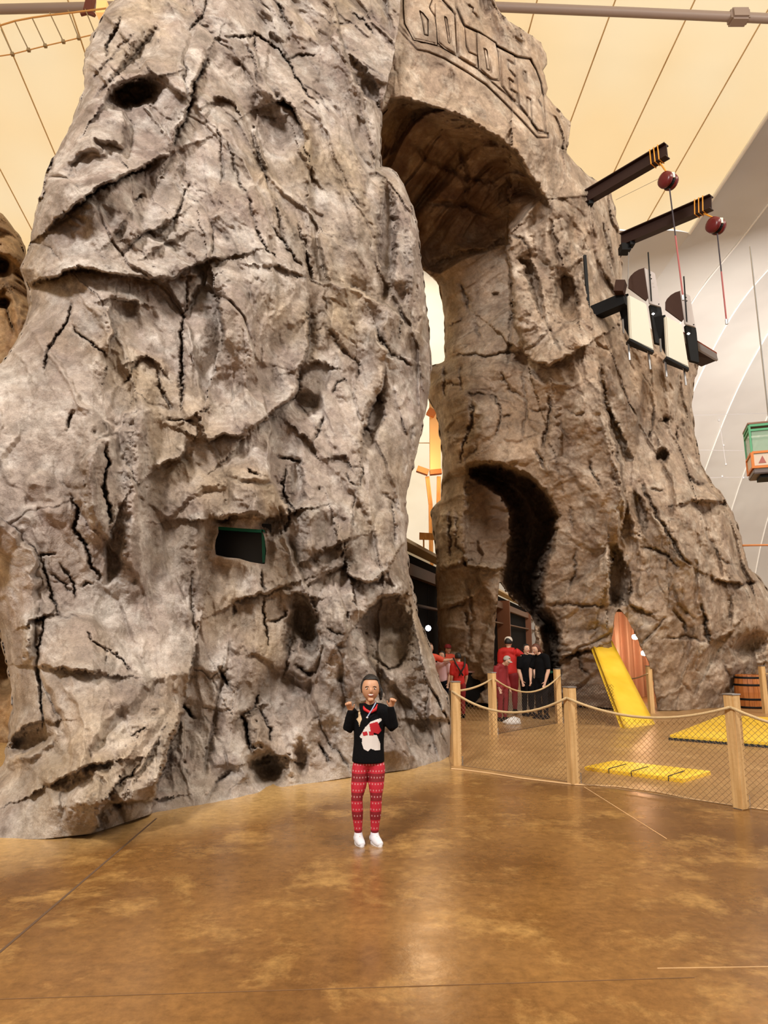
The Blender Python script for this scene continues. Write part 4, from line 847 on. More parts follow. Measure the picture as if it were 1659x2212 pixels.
fp = [floor_at(987, 1655), floor_at(1240, 1694), floor_at(1602, 1747)]
ext = fp[2]+(fp[2]-fp[1])*1.0; fp.append(ext)
fence('rope_fence', 'front rope fence of pale square timber posts with netting', fp, None, [.15, .35, .45, .45], [(0, 1, .22), (1, 2, .16), (2, 3, .2)], NET)
rp = [floor_at(1066, 1589), floor_at(1208, 1563), floor_at(1352, 1573)]
rp = [floor_at(987, 1655)+Vector((-.02, .16, 0))] + rp
rf = thing('rope_fence', 'rear rope fence between the crowd and the yellow ramp', 'fence', rp[1])
bpy.data.objects.remove(rf)
fence('rope_fence', 'rear rope fence in front of the crowd, left of the yellow ramp', rp[1:3], None, [.6, .2], [(0, 1, .28)], NETD)
# rope between the two fences
q = MB(); q.tube(catenary(rp[0]+Vector((.05, 0, .97)), rp[1]+Vector((-.02, -.06, .99)), .04), .016, 6); o = q.build('rope', ROPE, None, True); tag(o, 'short rope tied between the front and rear fence posts', 'rope')
q = MB(); a = rp[2]+Vector((.1, .1, 0)); b_ = rp[3]+Vector((-.12, .1, 0)); d = (b_-a).normalized(); Ln = (b_-a).length
for sg in (1, -1):
    for m in range(-16, int((Ln+1)/.062)+1):
        s0 = m*.062 if sg == 1 else m*.062+.8
        pp = [a+d*(s0+sg*h)+Vector((0, 0, .02+h)) for h in (x*.05 for x in range(17)) if .03 <= s0+sg*h <= Ln-.03]
        if len(pp) > 1: q.tube([pp[0], pp[-1]], .0035, 3, False)
o = q.build('netting', NETD); tag(o, 'dark netting panel just left of the yellow ramp', 'net', kind='stuff')
def lone_post(px, py, rz, label, rope_to=None):
    p = floor_at(px, py); t = thing('timber_post', label, 'post', p, rz)
    link('post', PM, t); link('cap', CAPM, t)
    return p
p1 = lone_post(1408, 1542, .2, 'single timber post standing between the yellow ramp and the rock')
q = MB(); q.tube(catenary(p1+Vector((-.06, -.07, .93)), floor_at(1330, 1522)+Vector((0, 0, .75)), .1), .016, 6); o = q.build('rope', ROPE, None, True); tag(o, 'rope tied to the post beside the yellow ramp', 'rope')
p2 = lone_post(1655, 1542, .1, 'timber post at the right edge beside the barrel')
q = MB(); q.tube(catenary(p2+Vector((.05, -.07, .93)), p2+Vector((2.2, .2, .95)), .12), .016, 6); o = q.build('rope', ROPE, None, True); tag(o, 'rope tied to the post at the right edge', 'rope')
# ------------------------------------------------------------------ yellow mats
STRAP = mat('black_strap', (0.02, 0.02, 0.02), 0.6)
def mat_slab(par, name, corners, t, m, bev=.03, loc=Vector((0, 0, 0)), sub=True):
    """soft slab from four floor corners"""
    c = [Vector(p)-loc for p in corners]; n = 10; V = []; F = []
    for lay in (0, 1):
        for i in range(n+1):
            for j in range(n+1):
                u, v = i/n, j/n; p = (c[0]*(1-u)+c[1]*u)*(1-v)+(c[3]*(1-u)+c[2]*u)*v
                e = min(u, 1-u, v, 1-v)*n; dome = 1-math.exp(-e*1.5)
                V.append((p.x, p.y, p.z + (t*(.72+.28*dome) if lay else 0)))
    s = (n+1)**2
    for lay in (0, 1):
        for i in range(n):
            for j in range(n):
                q_ = [lay*s+i*(n+1)+j, lay*s+(i+1)*(n+1)+j, lay*s+(i+1)*(n+1)+j+1, lay*s+i*(n+1)+j+1]; F.append(tuple(q_ if lay else q_[::-1]))
    ring = [(i, 0) for i in range(n)]+[(n, j) for j in range(n)]+[(i, n) for i in range(n, 0, -1)]+[(0, j) for j in range(n, 0, -1)]
    for k in range(len(ring)):
        a, b_ = ring[k], ring[(k+1) % len(ring)]; ia = a[0]*(n+1)+a[1]; ib = b_[0]*(n+1)+b_[1]; F.append((ia, ib, s+ib, s+ia))
    return link(name, np_mesh(name, V, F, m, False), par)
def bil(c, u, v): return (c[0]*(1-u)+c[1]*u)*(1-v)+(c[3]*(1-u)+c[2]*u)*v
c = [floor_at(1262, 1666), floor_at(1478, 1694), floor_at(1537, 1676), floor_at(1330, 1652)]
m1 = thing('folding_mat', 'low yellow segmented mat on the floor between the two front fence posts', 'mat', c[0])
for k in range(4):
    u0_, u1_ = k/4+.006, (k+1)/4-.006
    mat_slab(m1, 'pad', [bil(c, u0_, 0), bil(c, u1_, 0), bil(c, u1_, 1), bil(c, u0_, 1)], .075, YEL, loc=c[0])
for u in (.27, .5, .86):
    q = MB(); a, b_ = bil(c, u, -.01)-c[0], bil(c, u, 1)-c[0]; q.tube([a+Vector((0, 0, .0)), a+Vector((0, 0, .07)), a.lerp(b_, .5)+Vector((.02, 0, .085))], .006, 5); q.build('strap', STRAP, m1)
c = [floor_at(1448, 1600), floor_at(1720, 1622), floor_at(1800, 1566), floor_at(1560, 1554)]
m2 = thing('crash_mat', 'large yellow crash mat with a black edge behind the right front post', 'mat', c[0])
mat_slab(m2, 'pad', c, .13, YEL, loc=c[0])
q = MB(); pr = [bil(c, u, v)-c[0] for u, v in ((0, 1), (0, 0), (1, 0))]
q.tube([p+Vector((0, 0, .02)) for p in pr], .03, 6)
for k in range(22):
    p = bil(c, k/21, -.005)-c[0]; q.box(p+Vector((0, -.02, .03)), (.05, .03, .05))
q.build('lacing', STRAP, m2)
# leaning yellow ramp
b0 = floor_at(1350, 1576); b1 = floor_at(1416, 1566); DT = 17.3
t0 = at(1279, 1389, DT); t1 = at(1322, 1384, DT+.1)
rm = thing('ramp_mat', 'tall yellow vinyl ramp mat leaning on the rock pillar', 'mat', b0)
nn = (t0-b0).cross(b1-b0).normalized(); nn = nn if nn.y > 0 else -nn
n = 16; V = []; F = []
for lay in (0, 1):
    for i in range(n+1):
        for j in range(7):
            u, v = j/6, i/n; p = (b0*(1-u)+b1*u)*(1-v)+(t0*(1-u)+t1*u)*v
            p = p + nn*(.10 if lay else 0) + (nn*(-.025*math.sin(v*17+u*3)*(1-abs(2*u-1)**4)) if not lay else Vector())
            V.append(tuple(p-b0))
s = (n+1)*7
for i in range(n):
    for j in range(6):
        for lay in (0, 1):
            q_ = (lay*s+i*7+j, lay*s+i*7+j+1, lay*s+(i+1)*7+j+1, lay*s+(i+1)*7+j); F.append(q_ if lay else q_[::-1])
    for j in (0, 6): F.append((i*7+j, (i+1)*7+j, s+(i+1)*7+j, s+i*7+j))
for j in range(6):
    for i in (0, n): F.append((i*7+j, i*7+j+1, s+i*7+j+1, s+i*7+j))
link('cover', np_mesh('cover', V, F, YEL, True), rm)
# barrel
bp0 = floor_at(1622, 1531); br = thing('barrel', 'dark orange wooden barrel with black hoops beside the right rock foot', 'barrel', bp0)
def brad(z): return .30+.05*math.sin(math.pi*z/.85)
ns = 18
for k in range(ns):
    q = MB(); a0, a1 = 2*math.pi*k/ns+.01, 2*math.pi*(k+1)/ns-.01; zs = [0, .2, .42, .64, .85]
    v = []
    for z in zs:
        for r_ in (brad(z), brad(z)-.025):
            for a in (a0, a1): v.append((r_*math.cos(a), r_*math.sin(a), z))
    f = []
    for i in range(4):
        o_ = i*4; f += [(o_, o_+1, o_+5, o_+4), (o_+2, o_+6, o_+7, o_+3), (o_, o_+4, o_+6, o_+2), (o_+1, o_+3, o_+7, o_+5)]
    f += [(0, 2, 3, 1), (16, 17, 19, 18)]; q.add(v, f); q.build('stave', mat('barrel_stave', (0.33, 0.10, 0.02), 0.5, noise=(6, (0.48, 0.17, 0.04), (3, 3, .4))) if 'barrel_stave' not in bpy.data.materials else bpy.data.materials['barrel_stave'], br)
for z in (.05, .25, .60, .78):
    q = MB(); q.lathe([(brad(z-.02)+.002, z-.025), (brad(z)+.008, z-.02), (brad(z)+.008, z+.02), (brad(z+.02)+.002, z+.025)], n=24); q.build('hoop', BLACK, br, True)
q = MB(); q.lathe([(0, .81), (.28, .81), (.28, .83), (0, .83)], n=24); q.build('lid', RB, br)
# ------------------------------------------------------------------ cantilever beams and pulleys
def ibeam(name, label, a, b_, H=.36, W=.2):
    a = Vector(a); b_ = Vector(b_); t = thing(name, label, 'beam', a); d = (b_-a).normalized(); r = d.cross(Vector((0, 0, 1))).normalized(); u = r.cross(d)
    o_ = Vector()
    for sgn in (1, -1):
        q = MB(); q.beam(u*sgn*(H/2-.012), (b_-a)+u*sgn*(H/2-.012), W, .024); q.build('flange', BROWN, t)
    q = MB(); q.beam(o_, b_-a, .03, H-.04); q.build('web', BROWN2 if False else BROWN, t)
    q = MB(); q.box(d*.1-u*(H/2+.1), (.24, .3, .2)); q.build('bracket', BLACK, t)
    q = MB(); q.box(d*.3-u*(H/2+.05), (.12, .2, .1)); q.build('clamp', BLACK, t)
    for k in range(3):
        p = (b_-a) - d*(.16+.1*k); hw, hh = W/2+.012, H/2+.012
        q = MB(); q.tube([p+r*hw+u*hh, p+r*hw-u*hh, p-r*hw-u*hh, p-r*hw+u*hh, p+r*hw+u*hh], .014, 6); q.build('lashing', LASH, t)
    q = MB(); q.lathe([(0, -.03), (.05, 0), (0, .03)], d*.18-u*(H/2+.03)-r*.14, 8); q.build('work_light', mat('lit_white', (1, 1, 1), .4, emis=(1, 1, 1), es=1.5) if 'lit_white' not in bpy.data.materials else bpy.data.materials['lit_white'], t)
    return a, b_, d, r, u
def pulley(px, py, D, label, top, hang):
    c_ = at(px, py, D); t = thing('belay_device', label, 'belay device', c_)
    R = .2
    for sg in (-1, 1):
        q = MB(); M_ = Matrix.Rotation(math.pi/2, 3, 'Y') @ Matrix.Identity(3)
        q.lathe([(0, .025), (R*.8, .03), (R, .07), (R*.92, .14), (R*.55, .17), (0, .175)], n=18, M=Matrix.Rotation(.5, 3, 'Z') @ Matrix.Rotation(sg*math.pi/2, 3, 'Y')); q.build('shell', RED, t, True)
    q = MB(); q.lathe([(0, -.03), (R*.93, -.028), (R*.93, .028), (0, .03)], n=18, M=Matrix.Rotation(.5, 3, 'Z') @ Matrix.Rotation(math.pi/2, 3, 'Y')); q.build('drum', BLACK, t)
    q = MB(); q.box((.05, -.185, .02), (.07, .03, .13)); q.build('label_plate', BOARD, t)
    q = MB(); q.tube([(0, 0, R), Vector(top)-c_], .02, 6); q.build('sling', LASH, t)
    pts = [Vector((0.02, 0, -R))]
    h = at(*hang, D)-c_; mid = pts[0].lerp(h, .45)
    q = MB(); q.tube([pts[0], mid], .016, 6); q.build('webbing', mat('dark_webbing', (0.05, 0.04, 0.05), .8) if 'dark_webbing' not in bpy.data.materials else bpy.data.materials['dark_webbing'], t)
    q = MB(); q.tube([mid, h], .018, 6); q.build('webbing', mat('red_webbing', (0.42, 0.12, 0.12), .8) if 'red_webbing' not in bpy.data.materials else bpy.data.materials['red_webbing'], t)
    q = MB(); q.tube([h, h-Vector((0, 0, .12))], .03, 6); q.build('hook', STEEL, t)
a, b_, d, r, u = ibeam('steel_beam', 'dark brown steel beam jutting from the rock, upper of the two', at(1252, 436, 16.25), at(1441, 325, 14.4))
pulley(1443, 391, 14.5, 'red round belay device under the upper steel beam', b_-d*.2-u*.2, (1475, 638))
a, b_, d, r, u = ibeam('steel_beam', 'dark brown steel beam jutting from the rock, lower of the two', at(1342, 520, 16.9), at(1537, 437, 15.0))
pulley(1546, 488, 15.0, 'red round belay device under the lower steel beam', b_-d*.2-u*.2, (1569, 690))
q = MB(); q.tube([at(1330, 432, 15.8), at(1425, 385, 14.9)], .006, 4); o = q.build('steel_cable', STEEL); tag(o, 'thin steel cable running up to the upper steel beam', 'cable')
# ------------------------------------------------------------------ climbing stations
def quad(pts): return [at(*p) for p in pts]
LGREY = mat('light_grey_panel', (0.52, 0.47, 0.45), .5)
def station(label, dx, dy, D, sc=1.0):
    def Q(px, py, dd=0): return at(1358+dx+(px-1358)*sc, 632+dy+(py-632)*sc, D+dd)
    o0 = Q(1385, 690); t = thing('belay_station', label, 'climbing equipment', o0)
    def loc_(p): return p-o0
    # quarter round brown wing with a grey edge
    arc = [Q(1358, 604, .5), Q(1362, 596, .48), Q(1370, 588, .45), Q(1380, 582, .42), Q(1393, 578, .38), Q(1403, 640, .38), Q(1396, 650, .4), Q(1358, 622, .5)]
    q = MB(); q.prism([loc_(p) for p in arc], (0, .03, 0)); q.build('wing_panel', BROWN2, t)
    q = MB(); q.prism([loc_(Q(*p)) for p in ((1392, 578, .36), (1415, 590, .3), (1428, 663, .3), (1403, 655, .36))], (0, .05, 0)); q.build('side_panel', LGREY, t, bevel=.008)
    for px, py in ((1402, 592), (1404, 600), (1420, 655)):
        q = MB(); q.lathe([(0, -.02), (.02, 0), (0, .02)], loc_(Q(px+3, py+2, .05)), 6); q.build('bolt', BLACK, t)
    q = MB(); q.prism([loc_(Q(*p)) for p in ((1358, 636, -.2), (1397, 656, -.3), (1413, 757, -.3), (1363, 733, -.2))], (-.02, .10, 0)); q.build('board', BOARD, t, bevel=.02)
    q = MB(); q.prism([loc_(Q(*p)) for p in ((1360, 730, -.22), (1412, 757, -.3), (1408, 762, .05), (1352, 740, .1))], (0, 0, -.06)); q.build('board_foot', BLACK, t)
    q = MB(); q.prism([loc_(Q(*p)) for p in ((1330, 640, .4), (1357, 634, .2), (1362, 732, .2), (1345, 700, .4))], (.1, .2, 0)); q.build('back_frame', BLACK, t)
    for a_, b2 in (((1357, 738, 0), (1360, 778, 0)), ((1400, 757, -.1), (1405, 798, -.1)), ((1345, 690, .2), (1347, 720, .2))):
        q = MB(); q.beam(loc_(Q(*a_)), loc_(Q(*b2)), .035, .035, (0, 1, 0)); q.build('leg', STEEL, t)
    q = MB(); q.beam(loc_(Q(1400, 545, .3)), loc_(Q(1407, 650, .3)), .025, .025, (0, 1, 0)); q.build('rod', BLACK, t)
    q = MB(); q.prism([loc_(Q(*p)) for p in ((1404, 658, .45), (1428, 664, .45), (1430, 676, .45), (1436, 745, .5), (1416, 740, .5))], (0, .1, 0)); q.build('under_panel', BLACK, t)
    q = MB(); q.lathe([(0, -.035), (.04, 0), (0, .035)], loc_(Q(1411, 678, -.05)), 8); q.build('work_light', bpy.data.materials['lit_white'], t)
station('white board belay station with a brown quarter-round wing, nearer the rock', 0, 0, 15.6)
station('white board belay station with a brown quarter-round wing, above the small deck', 80, 46, 15.1, .93)
dk = at(1500, 735, 15.6); t = thing('platform_deck', 'small grey deck with a red edge jutting right of the belay stations', 'platform', dk)
def D_(px, py, dd=0): return at(px, py, 15.6+dd)-dk
q = MB(); q.prism([D_(1470, 716, .8), D_(1548, 764, 0), D_(1551, 778, 0), D_(1472, 732, .8)], (0, .08, 0)); q.build('edge_board', GREY, t)
q = MB(); q.prism([D_(1470, 713, .8), D_(1548, 761, 0), D_(1549, 765, 0), D_(1471, 717, .8)], (0, .05, 0)); q.build('edge_strip', mat('rust_red', (0.35, 0.08, 0.04), .6), t)
q = MB(); q.prism([D_(1472, 732, .8), D_(1551, 778, 0), D_(1515, 792, .9), D_(1450, 760, 1.5)], (0, 0, .04)); q.build('underside', BROWN, t)
q = MB(); a = at(1262, 686, 16.3); b_ = at(1352, 648, 15.6); q.beam(Vector(), b_-a, .3, .3); o = q.build('support_beam', BLACK); o.location = a; tag(o, 'dark arm holding the belay stations to the rock', 'beam')
q = MB(); a = at(1330, 622, 15.5); q.beam(Vector(), at(1350, 622, 15.4)-a, .3, .28); o = q.build('corner_block', BROWN2); o.location = a; tag(o, 'small brown block on top of the dark arm', 'block')
q = MB(); a = at(1263, 552, 15.9); q.beam(Vector(), at(1271, 668, 15.9)-a, .07, .07, (0, 1, 0)); o = q.build('upright_pole', BLACK); o.location = a; tag(o, 'thin upright black pole fixed to the rock above the dark arm', 'pole')
q = MB(); q.tube([at(1356, 622, 15.2), at(1358, 545, 16.0)], .012, 5); o = q.build('steel_cable', STEEL); tag(o, 'steel cable rising from the left belay station to the lower beam', 'cable')
# dark fixings inside rock face under stations
# ------------------------------------------------------------------ hanging cabin at the right edge
cc = at(1668, 972, 24.0); g = thing('cable_cabin', 'green and orange cabin hanging at the right edge of the hall', 'cabin', cc, -.35)
GRN = mat('green_frame', (0.10, 0.42, 0.22), .5); ORG = mat('orange_panel_frame', (0.72, 0.22, 0.03), .5)
wx, wy, hz = 1.5, 1.2, 1.9
for sx in (-1, 1):
    for sy in (-1, 1):
        q = MB(); q.beam((sx*wx/2, sy*wy/2, -hz*.15), (sx*wx/2, sy*wy/2, hz*.42), .07, .07, (0, 1, 0)); q.build('corner_post', GRN, g)
        q = MB(); q.beam((sx*wx/2, sy*wy/2, -hz*.4), (sx*wx/2, sy*wy/2, -hz*.1), .09, .09, (0, 1, 0)); q.build('lower_post', ORG, g)
for z, m_ in ((hz*.42, GRN), (hz*.33, GRN), (-hz*.1, ORG), (-hz*.38, ORG)):
    q = MB(); 
    for sx in (-1, 1): q.beam((sx*wx/2, -wy/2, z), (sx*wx/2, wy/2, z), .08, .08)
    for sy in (-1, 1): q.beam((-wx/2, sy*wy/2, z), (wx/2, sy*wy/2, z), .08, .08)
    q.build('rail', m_, g)
GL = mat('pale_green_glass', (0.50, 0.72, 0.58), .2); GL.node_tree.nodes['Principled BSDF'].inputs['Alpha'].default_value = .45
q = MB()
for sy in (-1, 1): q.box((0, sy*(wy/2), .2), (wx-.1, .01, hz*.48))
for sx in (-1, 1): q.box((sx*wx/2, 0, .2), (.01, wy-.1, hz*.48))
q.build('window_pane', GL, g)
q = MB(); q.box((0, -wy/2+.01, -hz*.24), (wx-.1, .02, hz*.22)); q.box((0, wy/2-.01, -hz*.24), (wx-.1, .02, hz*.22)); q.box((-wx/2+.01, 0, -hz*.24), (.02, wy-.1, hz*.22)); q.build('side_panel', mat('cream_panel', (0.72, 0.62, 0.52), .5), g)
for x_ in (-.45, -.1, .3):
    q = MB(); q.prism([(x_-.12, -wy/2-.012, -hz*.31), (x_+.12, -wy/2-.012, -hz*.31), (x_+.02, -wy/2-.012, -hz*.17)], (0, .01, 0)); q.build('red_stripe', mat('muted_red', (0.42, 0.12, 0.10), .5) if 'muted_red' not in bpy.data.materials else bpy.data.materials['muted_red'], g)
q = MB(); q.box((0, 0, -hz*.46), (wx+.02, wy+.02, .16)); q.build('floor_tray', mat('dark_grey_tray', (.16, .13, .13), .5), g, bevel=.03)
q = MB(); q.box((0, 0, -hz*.53), (wx*.7, wy*.7, .12)); q.build('bumper', BLACK, g)
q = MB(); q.box((0, 0, hz*.46), (wx+.1, wy+.1, .06)); q.box((0, 0, hz*.5), (wx*.5, wy*.5, .06)); q.build('roof', mat('brown_roof', (.25, .12, .07), .5), g)
q = MB(); q.tube([(0, 0, hz*.5), (0, 0, 8)], .03, 6); q.build('hanger', STEEL, g)
q = MB(); q.tube([at(1560, 1180, 19.5), at(1620, 1178, 19), at(1750, 1176, 18)], .03, 6); o = q.build('handrail', mat('orange_rail', (.65, .25, .08), .5), None, True); tag(o, 'thin orange rail low behind the right shoulder of the rock', 'rail')
# counters behind the crowd
cb = floor_at(1030, 1527); ct = thing('counter', 'black counter with a pale top left of the rear fence', 'table', cb)
q = MB(); q.box((0, 0, .44), (.9, .45, .88)); q.build('body', BLACK, ct); q = MB(); q.box((0, 0, .91), (1.1, .55, .05)); q.build('top', mat('pink_white_top', (.65, .40, .38), .5), ct)
bk = at(1046, 1431, cb.y-.05); q = MB(); q.lathe([(0, -.16), (.13, -.16), (.12, .16), (0, .16)], n=14); o = q.build('bucket', mat('white_plastic', (.75, .70, .66), .4), None, True); o.location = (bk.x, bk.y, .935+.16); tag(o, 'white plastic bucket on the black counter', 'bucket')
tb_ = floor_at(1168, 1527); tt = thing('folding_table', 'teal topped table behind the rear fence in front of the long-haired person', 'table', tb_)
q = MB(); q.box((0, 0, .90), (.62, .4, .06)); q.build('table_top', mat('teal_top', (.06, .45, .30), .4), tt, bevel=.01)
for sx in (-1, 1):
    for sy in (-1, 1):
        q = MB(); q.beam((sx*.27, sy*.16, 0), (sx*.27, sy*.16, .88), .04, .04, (0, 1, 0)); q.build('leg', BLACK, tt)
wc_ = floor_at(1108, 1566); q = MB(); rnd = random.Random(5)
q.lathe([(0, 0), (.17, .01), (.20, .05), (.12, .10), (.04, .13), (0, .13)], n=12)
o = q.build('cloth', mat('white_cloth', (.8, .76, .74), .8), None, True)
for v in o.data.vertices: v.co.x *= 1+rnd.uniform(-.2, .2); v.co.y *= .7; v.co.z *= 1+rnd.uniform(-.15, .3)
o.location = wc_; tag(o, 'crumpled white cloth on the floor behind the rear rope', 'cloth')
# ------------------------------------------------------------------ people
def skin_mesh(chains, sub=2):
    """tapered limbs along joint chains (key, position, rx, ry); a bare key starts the chain at an earlier joint. The limbs are fused into one surface by merge()."""
    vs = {}; V = []; F = []; n = 14
    for ch in chains:
        js = []
        for it in ch:
            if isinstance(it, str): js.append((vs[it][0], None, None))
            else:
                v = (Vector(it[1]), it[2], it[3] if len(it) > 3 else it[2]); vs[it[0]] = v; js.append(v)
        if js[0][1] is None: js[0] = (js[0][0], js[1][1]*1.05, js[1][2]*1.05)
        # smooth interpolation
        pts = []
        for i in range(len(js)-1):
            p0 = js[max(i-1, 0)]; p1 = js[i]; p2 = js[i+1]; p3 = js[min(i+2, len(js)-1)]
            for k in range(5):
                t = k/5; t2 = t*t; t3 = t2*t; s_ = t2*(3-2*t)
                cr = 0.5*((2*p1[0]) + (p2[0]-p0[0])*t + (2*p0[0]-5*p1[0]+4*p2[0]-p3[0])*t2 + (3*p1[0]-p0[0]-3*p2[0]+p3[0])*t3)
                p = cr.lerp(p1[0].lerp(p2[0], t), .5)
                pts.append((p, p1[1]+(p2[1]-p1[1])*s_, p1[2]+(p2[2]-p1[2])*s_))
        pts.append(js[-1])
        d0 = (pts[1][0]-pts[0][0]).normalized(); d1 = (pts[-1][0]-pts[-2][0]).normalized(); full = []
        for a_ in (80, 55, 28): c_, s_ = math.cos(math.radians(a_)), math.sin(math.radians(a_)); r_ = min(pts[0][1], pts[0][2]); full.append((pts[0][0]-d0*r_*s_, pts[0][1]*c_, pts[0][2]*c_))
        full += pts
        for a_ in (28, 55, 80): c_, s_ = math.cos(math.radians(a_)), math.sin(math.radians(a_)); r_ = min(pts[-1][1], pts[-1][2]); full.append((pts[-1][0]+d1*r_*s_, pts[-1][1]*c_, pts[-1][2]*c_))
        b0_ = len(V)
        for i, (p, rx, ry) in enumerate(full):
            d = (full[min(i+1, len(full)-1)][0]-full[max(i-1, 0)][0]).normalized()
            X_ = Vector((1, 0, 0)); X_ = X_ - d*d.dot(X_)
            if X_.length < .35: X_ = Vector((0, 0, 1)); X_ = X_ - d*d.dot(X_)
            X_.normalize(); Y_ = d.cross(X_)
            for k in range(n):
                a_ = 2*math.pi*k/n; V.append(tuple(p+X_*math.cos(a_)*rx+Y_*math.sin(a_)*ry))
        m_ = len(full)
        for i in range(m_-1):
            for k in range(n): F.append((b0_+i*n+k, b0_+i*n+(k+1) % n, b0_+(i+1)*n+(k+1) % n, b0_+(i+1)*n+k))
        F.append(tuple(b0_+k for k in range(n))[::-1]); F.append(tuple(b0_+(m_-1)*n+k for k in range(n)))
    me = bpy.data.meshes.new('limbs'); me.from_pydata(V, [], F)
    bm = bmesh.new(); bm.from_mesh(me); bmesh.ops.recalc_face_normals(bm, faces=bm.faces); bm.to_mesh(me); bm.free()
    return me
def merge(meshes, voxel, name, m, smooth_it=3):
    bm = bmesh.new()
    for x in meshes: bm.from_mesh(x)
    me = bpy.data.meshes.new(name); bm.to_mesh(me); bm.free()
    o = bpy.data.objects.new('tmp', me); C.objects.link(o)
    r = o.modifiers.new('r', 'REMESH'); r.mode = 'VOXEL'; r.voxel_size = voxel; r.use_smooth_shade = True
    s = o.modifiers.new('s', 'SMOOTH'); s.iterations = smooth_it; s.factor = .5
    dg = bpy.context.evaluated_depsgraph_get(); out = bpy.data.meshes.new_from_object(o.evaluated_get(dg)); bpy.data.objects.remove(o)
    out.materials.clear(); out.materials.append(m); out.name = name
    out.polygons.foreach_set('use_smooth', np.full(len(out.polygons), True, bool)); return out
def ell(c, r, n=20, k=14, fn=None, M=None):
    V = []; F = []
    for i in range(k+1):
        th = math.pi*i/k
        for j in range(n):
            ph = 2*math.pi*j/n; p = Vector((math.sin(th)*math.cos(ph), math.sin(th)*math.sin(ph), math.cos(th)))
            p = Vector((p.x*r[0], p.y*r[1], p.z*r[2]))
            if fn: p = fn(p)
            if M: p = M @ p
            V.append(tuple(p+Vector(c)))
    for i in range(k):
        for j in range(n): F.append((i*n+j, (i+1)*n+j, (i+1)*n+(j+1) % n, i*n+(j+1) % n))
    me = bpy.data.meshes.new('e'); me.from_pydata(V, [], F); bm = bmesh.new(); bm.from_mesh(me); bmesh.ops.remove_doubles(bm, verts=bm.verts, dist=1e-5); bmesh.ops.recalc_face_normals(bm, faces=bm.faces); bm.to_mesh(me); bm.free()
    me.polygons.foreach_set('use_smooth', np.full(len(me.polygons), True, bool)); return me
def with_mat(me, m, name): me.materials.clear(); me.materials.append(m); me.name = name; return me
def hand(w, d, side, S, curl=.5, palm_n=Vector((0, -1, 0))):
    """chains of a hand: w wrist, d direction of the fingers, side = direction of the thumb"""
    w = Vector(w); d = Vector(d).normalized(); s = Vector(side); s = (s - d*s.dot(d)).normalized(); n = d.cross(s).normalized()
    if n.dot(palm_n) < 0: n = -n
    out = []
    pc = w + d*.045*S
    out.append([('pw', tuple(w), .022*S, .018*S), ('pc', tuple(pc), .034*S, .016*S), ('pe', tuple(w+d*.085*S), .034*S, .013*S)])
    for i, (off, ln) in enumerate(((.028, .068), (.010, .078), (-.009, .072), (-.027, .056))):
        b = w + d*.078*S + s*off*S; a1 = b + (d*.45*ln + s*off*.15)*S
        d2 = (d*math.cos(curl*1.4)+n*math.sin(curl*1.4)); a2 = a1 + d2*.32*ln*S; d3 = (d*math.cos(curl*2.4)+n*math.sin(curl*2.4)); a3 = a2 + d3*.26*ln*S
        out.append([('f%da' % i, tuple(b), .0095*S), ('f%db' % i, tuple(a1), .0088*S), ('f%dc' % i, tuple(a2), .008*S), ('f%dd' % i, tuple(a3), .007*S)])
    t0_ = w + d*.02*S + s*.022*S; t1_ = t0_ + (s*.75+d*.6).normalized()*.035*S; t2_ = t1_ + (s*.45+d*.9).normalized()*.03*S
    out.append([('ta', tuple(t0_), .013*S), ('tb', tuple(t1_), .0105*S), ('tc', tuple(t2_), .0085*S)])
    return [skin_mesh([c_], 1) for c_ in out]
def head_fn(S):
    def f(p):
        x, y, z = p
        if z < 0: t = min(1, -z/(.115*S)); x *= 1-.30*t*t; y = y*(1-.12*t) - .012*S*t
        if y > 0: y *= 1.10
        return Vector((x, y, z))
    return f
